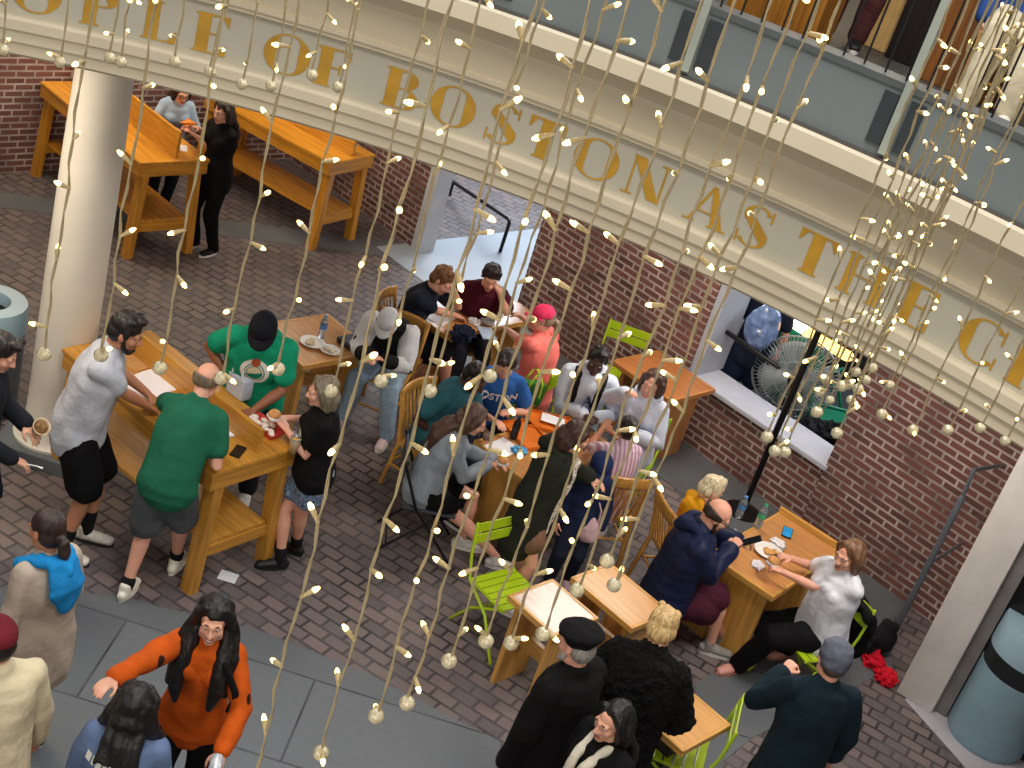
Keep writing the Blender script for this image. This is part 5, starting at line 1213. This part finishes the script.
t = held('phone', 'black phone in the hands of the bearded navy jacket man', 'phone', P['navy'], (hand_of(P['navy'], 'R') + hand_of(P['navy'], 'L')) / 2 + Vector((0, .05, .02)), phb); t.rotation_euler = (.6, 0, t.rotation_euler.z)
def canb(t): MB().lathe([(0, -.06), (.03, -.06), (.033, -.05), (.033, .045), (.027, .06), (0, .06)], 20).build('can', plain('can_white', '#c9cbd0', .3, .25, 30, metal=.3), t, True, sharp=40)
t = held('drink_can', 'pale drink can in the hand of the orange sweater woman', 'can', P['orange'], hand_of(P['orange'], 'L', .07) + Vector((0, .035, .02)), canb); t.rotation_euler = (1.2, .3, t.rotation_euler.z)
# black crossbody strap of the orange sweater woman
k = P['orange']; st = MB(); st.tube([k['P2'] + Vector((-.12, .13, .02)), k['P2'] + Vector((-.2, .15, -.12)), k['Pm'] + Vector((-.21, .14, .1)), k['Pm'] + Vector((-.19, .12, -.02))], [(.02, .012)] * 4, n=8); st.build('strap', cloth('#111113'), k['root'], True)
# clear backpack of the person beyond the window
k = P['stall']; t = thing('clear_backpack', 'clear pale blue backpack worn by the person beyond the window', 'bag', worldpt(k, k['P2'] + Vector((0, -.24, -.2))), k['fz'] - PI / 2)
b = MB(); b.ell((0, 0, 0), (.17, .11, .24)); b.ell((0, -.05, -.08), (.13, .09, .12)); fuse(b, 'body', plain('clear_vinyl', '#6a80ab', .15, .5, 14, .6, 12, spec=.7), .011, 2, .5, .015, 9, parent=t)
for sx in (-1, 1): MB().tube([(sx * .08, .06, .2), (sx * .1, .14, .24), (sx * .11, .3, .18), (sx * .11, .36, .02)], .018, n=8).build('strap', cloth('#20242c'), t, True)

# ---------------------------------------------------------------- stall behind the window
def stallpt(px, py, off): t_, z_ = onwall(px, py, -off); return wp(t_, z_, -off)
# big caged fan standing on the stall floor
fc = stallpt(796, 375, .85); fd = (Vector((0, 0, CH)) - fc); fd.z = 0; fd = fd.normalized(); fr = Vector((-fd.y, fd.x, 0))
t = thing('pedestal_fan', 'large caged grey fan with black hub behind the window', 'fan', (fc.x, fc.y, 0), math.atan2(fr.y, fr.x)); FR = .42; fz_ = fc.z - .02
cg = MB()
def fp(r, a, d): return Vector((r * math.cos(a), -d, fz_ + r * math.sin(a)))
for i in range(64):
    a = 2 * PI * i / 64
    cg.tube([fp(.06, a, .10), fp(FR * .6, a, .095), fp(FR * .93, a, .05), fp(FR, a, .0), fp(FR * .93, a, -.05), fp(.1, a, -.1)], .0028, n=5, cap=False)
for r_, d_ in ((FR, 0), (FR * .75, .08), (FR * .45, .1)): cg.tube([fp(r_, 2 * PI * i / 40, d_) for i in range(41)], .004 if r_ < FR else .009, n=6, cap=False)
cg.build('cage', plain('cage_grey', '#a9b0b0', .35, .05, metal=.5), t, True)
for i in range(4):
    a = 2 * PI * i / 4 + .4; vs = []
    for r_ in (.07, .18, .3, .37):
        for da, d_ in ((-.34, -.03), (0, .0), (.34, .035)): vs.append(fp(r_, a + da * (1.1 if r_ > .1 else .8), d_))
    fs = [(j * 3 + q, j * 3 + q + 1, (j + 1) * 3 + q + 1, (j + 1) * 3 + q) for j in range(3) for q in range(2)]
    b = MB().add(vs, fs).build('blade', plain('blade_grey', '#8f9a9a', .4), t, True); md = b.modifiers.new('t', 'SOLIDIFY'); md.thickness = .004
hb = MB().tube([fp(0, 0, .13), fp(0, 0, .0), fp(0, 0, -.2)], [.06, .075, .07], n=20).build('motor', plain('motor_black', '#151618', .4), t, True)
MB().tube([(0, .1, 0.03), (0, .1, fz_)], .025, n=12).build('pole', plain('motor_black', '#151618', .4), t, True)
MB().lathe([(0, 0), (.28, 0), (.27, .03), (.04, .06), (0, .06)], 28, (0, .1, 0)).build('base', plain('motor_black', '#151618', .4), t, True)
# green plastic chairs stacked in the stall
grn = plain('green_plastic', '#127a5c', .4, .08, 3)
def plastic_chair():
    t = thing('plastic_chair', '', 'chair', (0, 0, 0), 0, 'green plastic chairs in the stall')
    MB().box(-.22, .22, -.22, .22, .42, .45, .012).build('seat', grn, t)
    b = MB(); b.prism([(-.24, .45), (.24, .45), (.22, .8), (.13, .92), (-.13, .92), (-.22, .8)], -.012, .012); b.xf(Matrix.Translation((0, -.24, 0)) @ Matrix.Rotation(PI / 2 + .12, 4, 'X')); b.build('backrest', grn, t)
    for sx in (-1, 1):
        for sy in (-1, 1): MB().tube([(sx * .23, sy * .23, 0), (sx * .2, sy * .2, .42)], [.02, .024], n=8).build('leg', grn, t, True)
        MB().tube([(sx * .24, -.24, .66), (sx * .26, .1, .66), (sx * .24, .2, .45)], .02, n=8).build('armrest', grn, t, True)
    return t
pc0 = plastic_chair()
for i, (px, off, dz, r_, lb) in enumerate(((752, 1.5, 0, .5, 'green plastic chair under the stack behind the fan'), (752, 1.5, .1, .5, 'second green plastic chair up in the stack behind the fan'), (752, 1.5, .2, .5, 'topmost green plastic chair in the stack behind the fan'), (835, 1.35, 0, -.7, 'green plastic chair beyond the fan, near the dark bags'), (800, 1.9, 0, .1, 'green plastic chair deep in the stall behind the fan'))):
    o = pc0 if i == 0 else copy_tree(pc0); w_ = wp(onwall(px, 400, -off)[0], dz, -off); o.location = w_; o.rotation_euler = (0, 0, UA + r_); o['label'] = lb
for px, py, r_, lb, c in ((845, 405, .2, 'black bag piled in the stall beside the right window jamb', '#121419'), (820, 420, .17, 'dark bag lying low behind the window sill', '#1a1d24'), (812, 398, .1, 'pale blue bundle behind the sill', '#8fa6c4')):
    p = stallpt(px, py, .78); crumple((500, 500), 0, r_, lb, cloth(c), 'bag', 'bag', .75).location = (p.x, p.y, 0.0)
# make those bags reach the sill level: they rest on a low stand
p0_ = stallpt(830, 412, .80); bx = MB().box(-.45, .35, -.16, .2, 0, .42, .01).build('low_counter', plain('counter_dark', '#26282d', .5)); bx.location = (p0_.x, p0_.y, 0); bx.rotation_euler = (0, 0, UA); tag(bx, 'low dark counter behind the window sill carrying the bags', 'counter')
for o in list(COL.objects):
    if o.name.split('.')[0] == 'bag' and o.get('category') == 'bag' and o.type == 'MESH': o.location.z = .421
# queue rail in front of the stall
a = stallpt(706, 318, .25); b_ = stallpt(778, 367, .25); t = thing('queue_rail', 'black horizontal rail across the window opening', 'rail', (a.x, a.y, SILL))
dz_ = Vector((a.x, a.y, SILL)); MB().tube([a - dz_, b_ - dz_], .024, n=10).build('bar', blk, t, True); MB().tube([Vector((0, 0, 0.0)), a - dz_], .02, n=10).build('post', blk, t, True);
# lit counter lamp in the stall
warm = emit('lit_sign', '#ffb45a', 5); wht = emit('lit_tube', '#fff4e0', 6)
for px0, py0, px1, py1, m_, lb in ((776, 312, 806, 330, wht, 'white glowing lamp bar in the stall'), (806, 331, 848, 356, warm, 'amber glowing lamp bar in the stall')):
    a = stallpt(px0, py0, 1.2); b_ = stallpt(px1, py1, 1.2); t = thing('lamp_bar', lb, 'lamp', a); MB().tube([Vector((0, 0, 0)), b_ - a], .055, n=10).build('tube', m_, t, True); MB().tube([Vector((0, .03, .07)), b_ - a + Vector((0, .03, .07))], .03, n=8).build('housing', blk, t, True)

# ---------------------------------------------------------------- mezzanine furniture
def gal(px, py, z=4.45, dist=None): return G(px, py, z)
def gbox(px, py, w_, d_, h_, m, name, label, cat, rot, dy=0):
    p = G(px, py + 16, 4.452); t = thing(name, label, cat, (p.x, p.y, 4.452), rot); 
    n_ = max(2, int(w_ / .12)); 
    MB().box(0, w_, 0, d_, 0, h_, .006).build('body', m, t)
    for i in range(1, n_): MB().box(w_ * i / n_ - .004, w_ * i / n_ + .004, -.008, 0, .02, h_ - .02).build('batten', m, t)
    return t
ra = math.radians(-28)
amb = woodmat('amber_panel', '#96601c', 2, .35, .55); drk = plain('dark_panel', '#17100e', .5)
gbox(718, 12, .62, .3, 1.1, amb, 'wooden_screen', 'amber wooden screen on the mezzanine behind the kerb', 'screen', ra)
gbox(862, 28, .26, .05, 2.0, plain('tan_panel_paint', '#c9a468', .6), 'tan_panel', 'pale tan lit panel on the mezzanine beside the dark door', 'panel', ra)
gbox(884, 40, .32, .2, 2.0, drk, 'cupboard', 'tall dark cupboard on the mezzanine', 'cupboard', ra)
gbox(918, 62, .58, .2, 2.0, woodmat('brown_door_wood', '#7a4a1c', 2, .4), 'wooden_cabinet', 'brown wooden cabinet on the mezzanine beside the seated person', 'cabinet', ra)
w = MB(); w.box(-2.5, 5.5, 0, .1, 4.45, 8); o = w.build('wall_mezzanine', plain('mezz_wall', '#40332a', .7)); pz = G(840, 10, 4.45); o.location = (pz.x, pz.y + 1.2, 0); o.rotation_euler = (0, 0, ra); struct(o, 'dim brown wall at the back of the mezzanine')

# ---------------------------------------------------------------- fairy lights
wire_m = plain('clear_cable', '#94876a', .4, .1, 30); collar_m = plain('bulb_socket', '#a8966c', .4, .05)
led_m = emit('led_tip', '#ffd27a', 7.0); led_m.cycles.emission_sampling = 'NONE'
ball_m = plain('crystal_ball', '#b3aa8c', .2, .2, 60, .8, 90, spec=.8, coat=.4)
def bulb_mesh():
    b = MB(); b.tube([(0, 0, 0), (0, 0, .012)], [.0032, .0036], n=8); b.tube([(0, 0, .011), (0, 0, .019)], [.0042, .0045], n=8, mi=0)
    b.tube([(0, 0, .019), (0, 0, .025), (0, 0, .0285)], [.0042, .0042, .0028], n=8, mi=1); b.v = [p * 1.1 for p in b.v]; return b.mesh('bulb', [collar_m, led_m], True)
def ball_mesh():
    bm = bmesh.new(); bmesh.ops.create_icosphere(bm, subdivisions=3, radius=.0148)
    for v in bm.verts: v.co *= 1 + .05 * noise.noise(v.co * 300)
    me = bpy.data.meshes.new('ball'); bm.to_mesh(me); bm.free(); me.materials.append(ball_m); return me
bulbM, ballM = bulb_mesh(), ball_mesh()
random.seed(11)
def strand(px, py, d, where, grp):
    r_ = ray(px, py); k_ = d / math.hypot(r_.x, r_.y); e = Vector((r_.x * k_, r_.y * k_, CH + r_.z * k_))
    t = thing('light_string', 'fairy light string whose end ball hangs ' + where, 'fairy lights', e, 0, grp)
    topz = CH + d * .45 + .25 - e.z; n = int(topz / .05); pts = []; z = .02; ph = random.uniform(0, 6)
    for i in range(n + 1):
        zz = .012 + (topz - .012) * i / n; a = .0022 * min(1, i / 2); pts.append(Vector((a * math.sin(zz * 55 + ph) + .003 * math.sin(zz * 17 + ph * 2), a * math.cos(zz * 48 + ph), zz)))
    wr = MB()
    for sg in (0, PI):
        tw = []
        for i in range(n * 4 + 1):
            f = i / 4; j = min(int(f), n - 1); p = lerp(pts[j], pts[j + 1], f - j); an = f * 1.9 + sg; tw.append(p + Vector((math.cos(an) * .0015, math.sin(an) * .0015, 0)))
        wr.tube(tw, .0017, n=5)
    wr.build('wire', wire_m, t, True)
    o = link('ball', ballM, t, (0, 0, 0))
    z = random.uniform(.04, .09)
    while z < topz - .02:
        j = min(int((z - .012) / (topz - .012) * n), n - 1); p = pts[j]
        b = link('bulb', bulbM, t, p); az = random.uniform(0, 2 * PI); el = random.uniform(.7, 2.2)
        b.rotation_euler = (el, 0, az); z += random.uniform(.11, .17)
NEAR = [((248, 800), 'below the frame under the orange sleeve'), ((321, 753), 'lowest over the grey floor'), ((376, 716), 'over the grey floor circle, second from the lowest'), ((407, 703), 'at the rim of the grey floor circle'), ((449, 661), 'over the bricks below the lime chair'),
        ((486, 641), 'beside the front leg of the lime chair'), ((511, 643), 'between the lime chair and the pale tabletop'), ((543, 634), 'on the corner of the pale tabletop'), ((577, 590), 'on the pinkish tabletop centre'), ((607, 561), 'on the far corner of the tan tabletop'), ((614, 585), 'over the tan tabletop')]
for i, ((x, y), wv) in enumerate(NEAR): strand(x, y, 1.85 + .05 * i, wv, 'near curtain of fairy lights')
MID = [((44, 354), 'low on the white column'), ((101, 355), 'on the grey t-shirt'), ((160, 368), 'over the tall table paper pad'), ((221, 378), 'beside the bald head'), ((278, 369), 'on the green printed tee'), ((331, 391), 'on the grey bob hair'), ((381, 381), 'on the corner of the brown table'), ((430, 391), 'beside the teal shirt, over dark paving'), ((490, 376), 'between the teal and the blue tee'),
       ((590, 312), 'near the lime chair by the wall'), ((705, 452), 'over the wooden chair top rail'), ((650, 500), 'beside the navy jacket shoulder')]
for i, ((x, y), wv) in enumerate(MID[:9]): strand(x, y, 2.55, wv, 'middle curtain of fairy lights')
FARR = [((767, 437), 'on the black post'), ((775, 451), 'just right of the black post'), ((785, 452), 'third beside the black post'), ((817, 412), 'over the pale blue bundle'), ((837, 433), 'at the right end of the stone sill'), ((842, 386), 'before the green chair in the stall'), ((848, 384), 'beside the stall lamp'), ((858, 389), 'on the edge of the brick pier'), ((872, 368), 'under the ring beside the stall'), ((882, 414), 'on the brick wall, first past the sill'), ((913, 430), 'on the brick wall, second past the sill'), ((948, 430), 'on the brick wall, third past the sill'), ((980, 428), 'on the brick wall under the ring'), ((1005, 441), 'on the top of the grey pillar')]
for i, ((x, y), wv) in enumerate(FARR): strand(x, y, 3.0 + .06 * i, wv, 'far curtain of fairy lights')
FARL = [((3, 50), 'at the ring edge in the upper corner'), ((60, 62), 'before the ring left of the column'), ((110, 58), 'before the ring at the column'), ((121, 62), 'before the ring just past the column'), ((175, 62), 'below the first gold letters'), ((210, 72), 'below the ring above the black tee woman'), ((242, 84), 'before the ring at the empty table end'), ((271, 86), 'below the gold letter O'), ((312, 75), 'on the gold letter F'), ((338, 87), 'past the gold letter F')]
for i, ((x, y), wv) in enumerate(FARL): strand(x, y, 3.5, wv, 'far curtain of fairy lights')
CLU = [((820, 392), 'within the cluster, before the stall lamps'), ((826, 380), 'within the cluster, above the fan'), ((856, 372), 'within the cluster, under the architrave'), ((866, 380), 'within the cluster, at the brick edge'), ((851, 400), 'within the cluster, above the black bag'), ((890, 385), 'within the cluster, on the upper bricks'), ((830, 400), 'within the cluster, over the stall')]
for i, ((x, y), wv) in enumerate(CLU): strand(x, y, 3.6 + .1 * i, wv, 'far curtain of fairy lights')
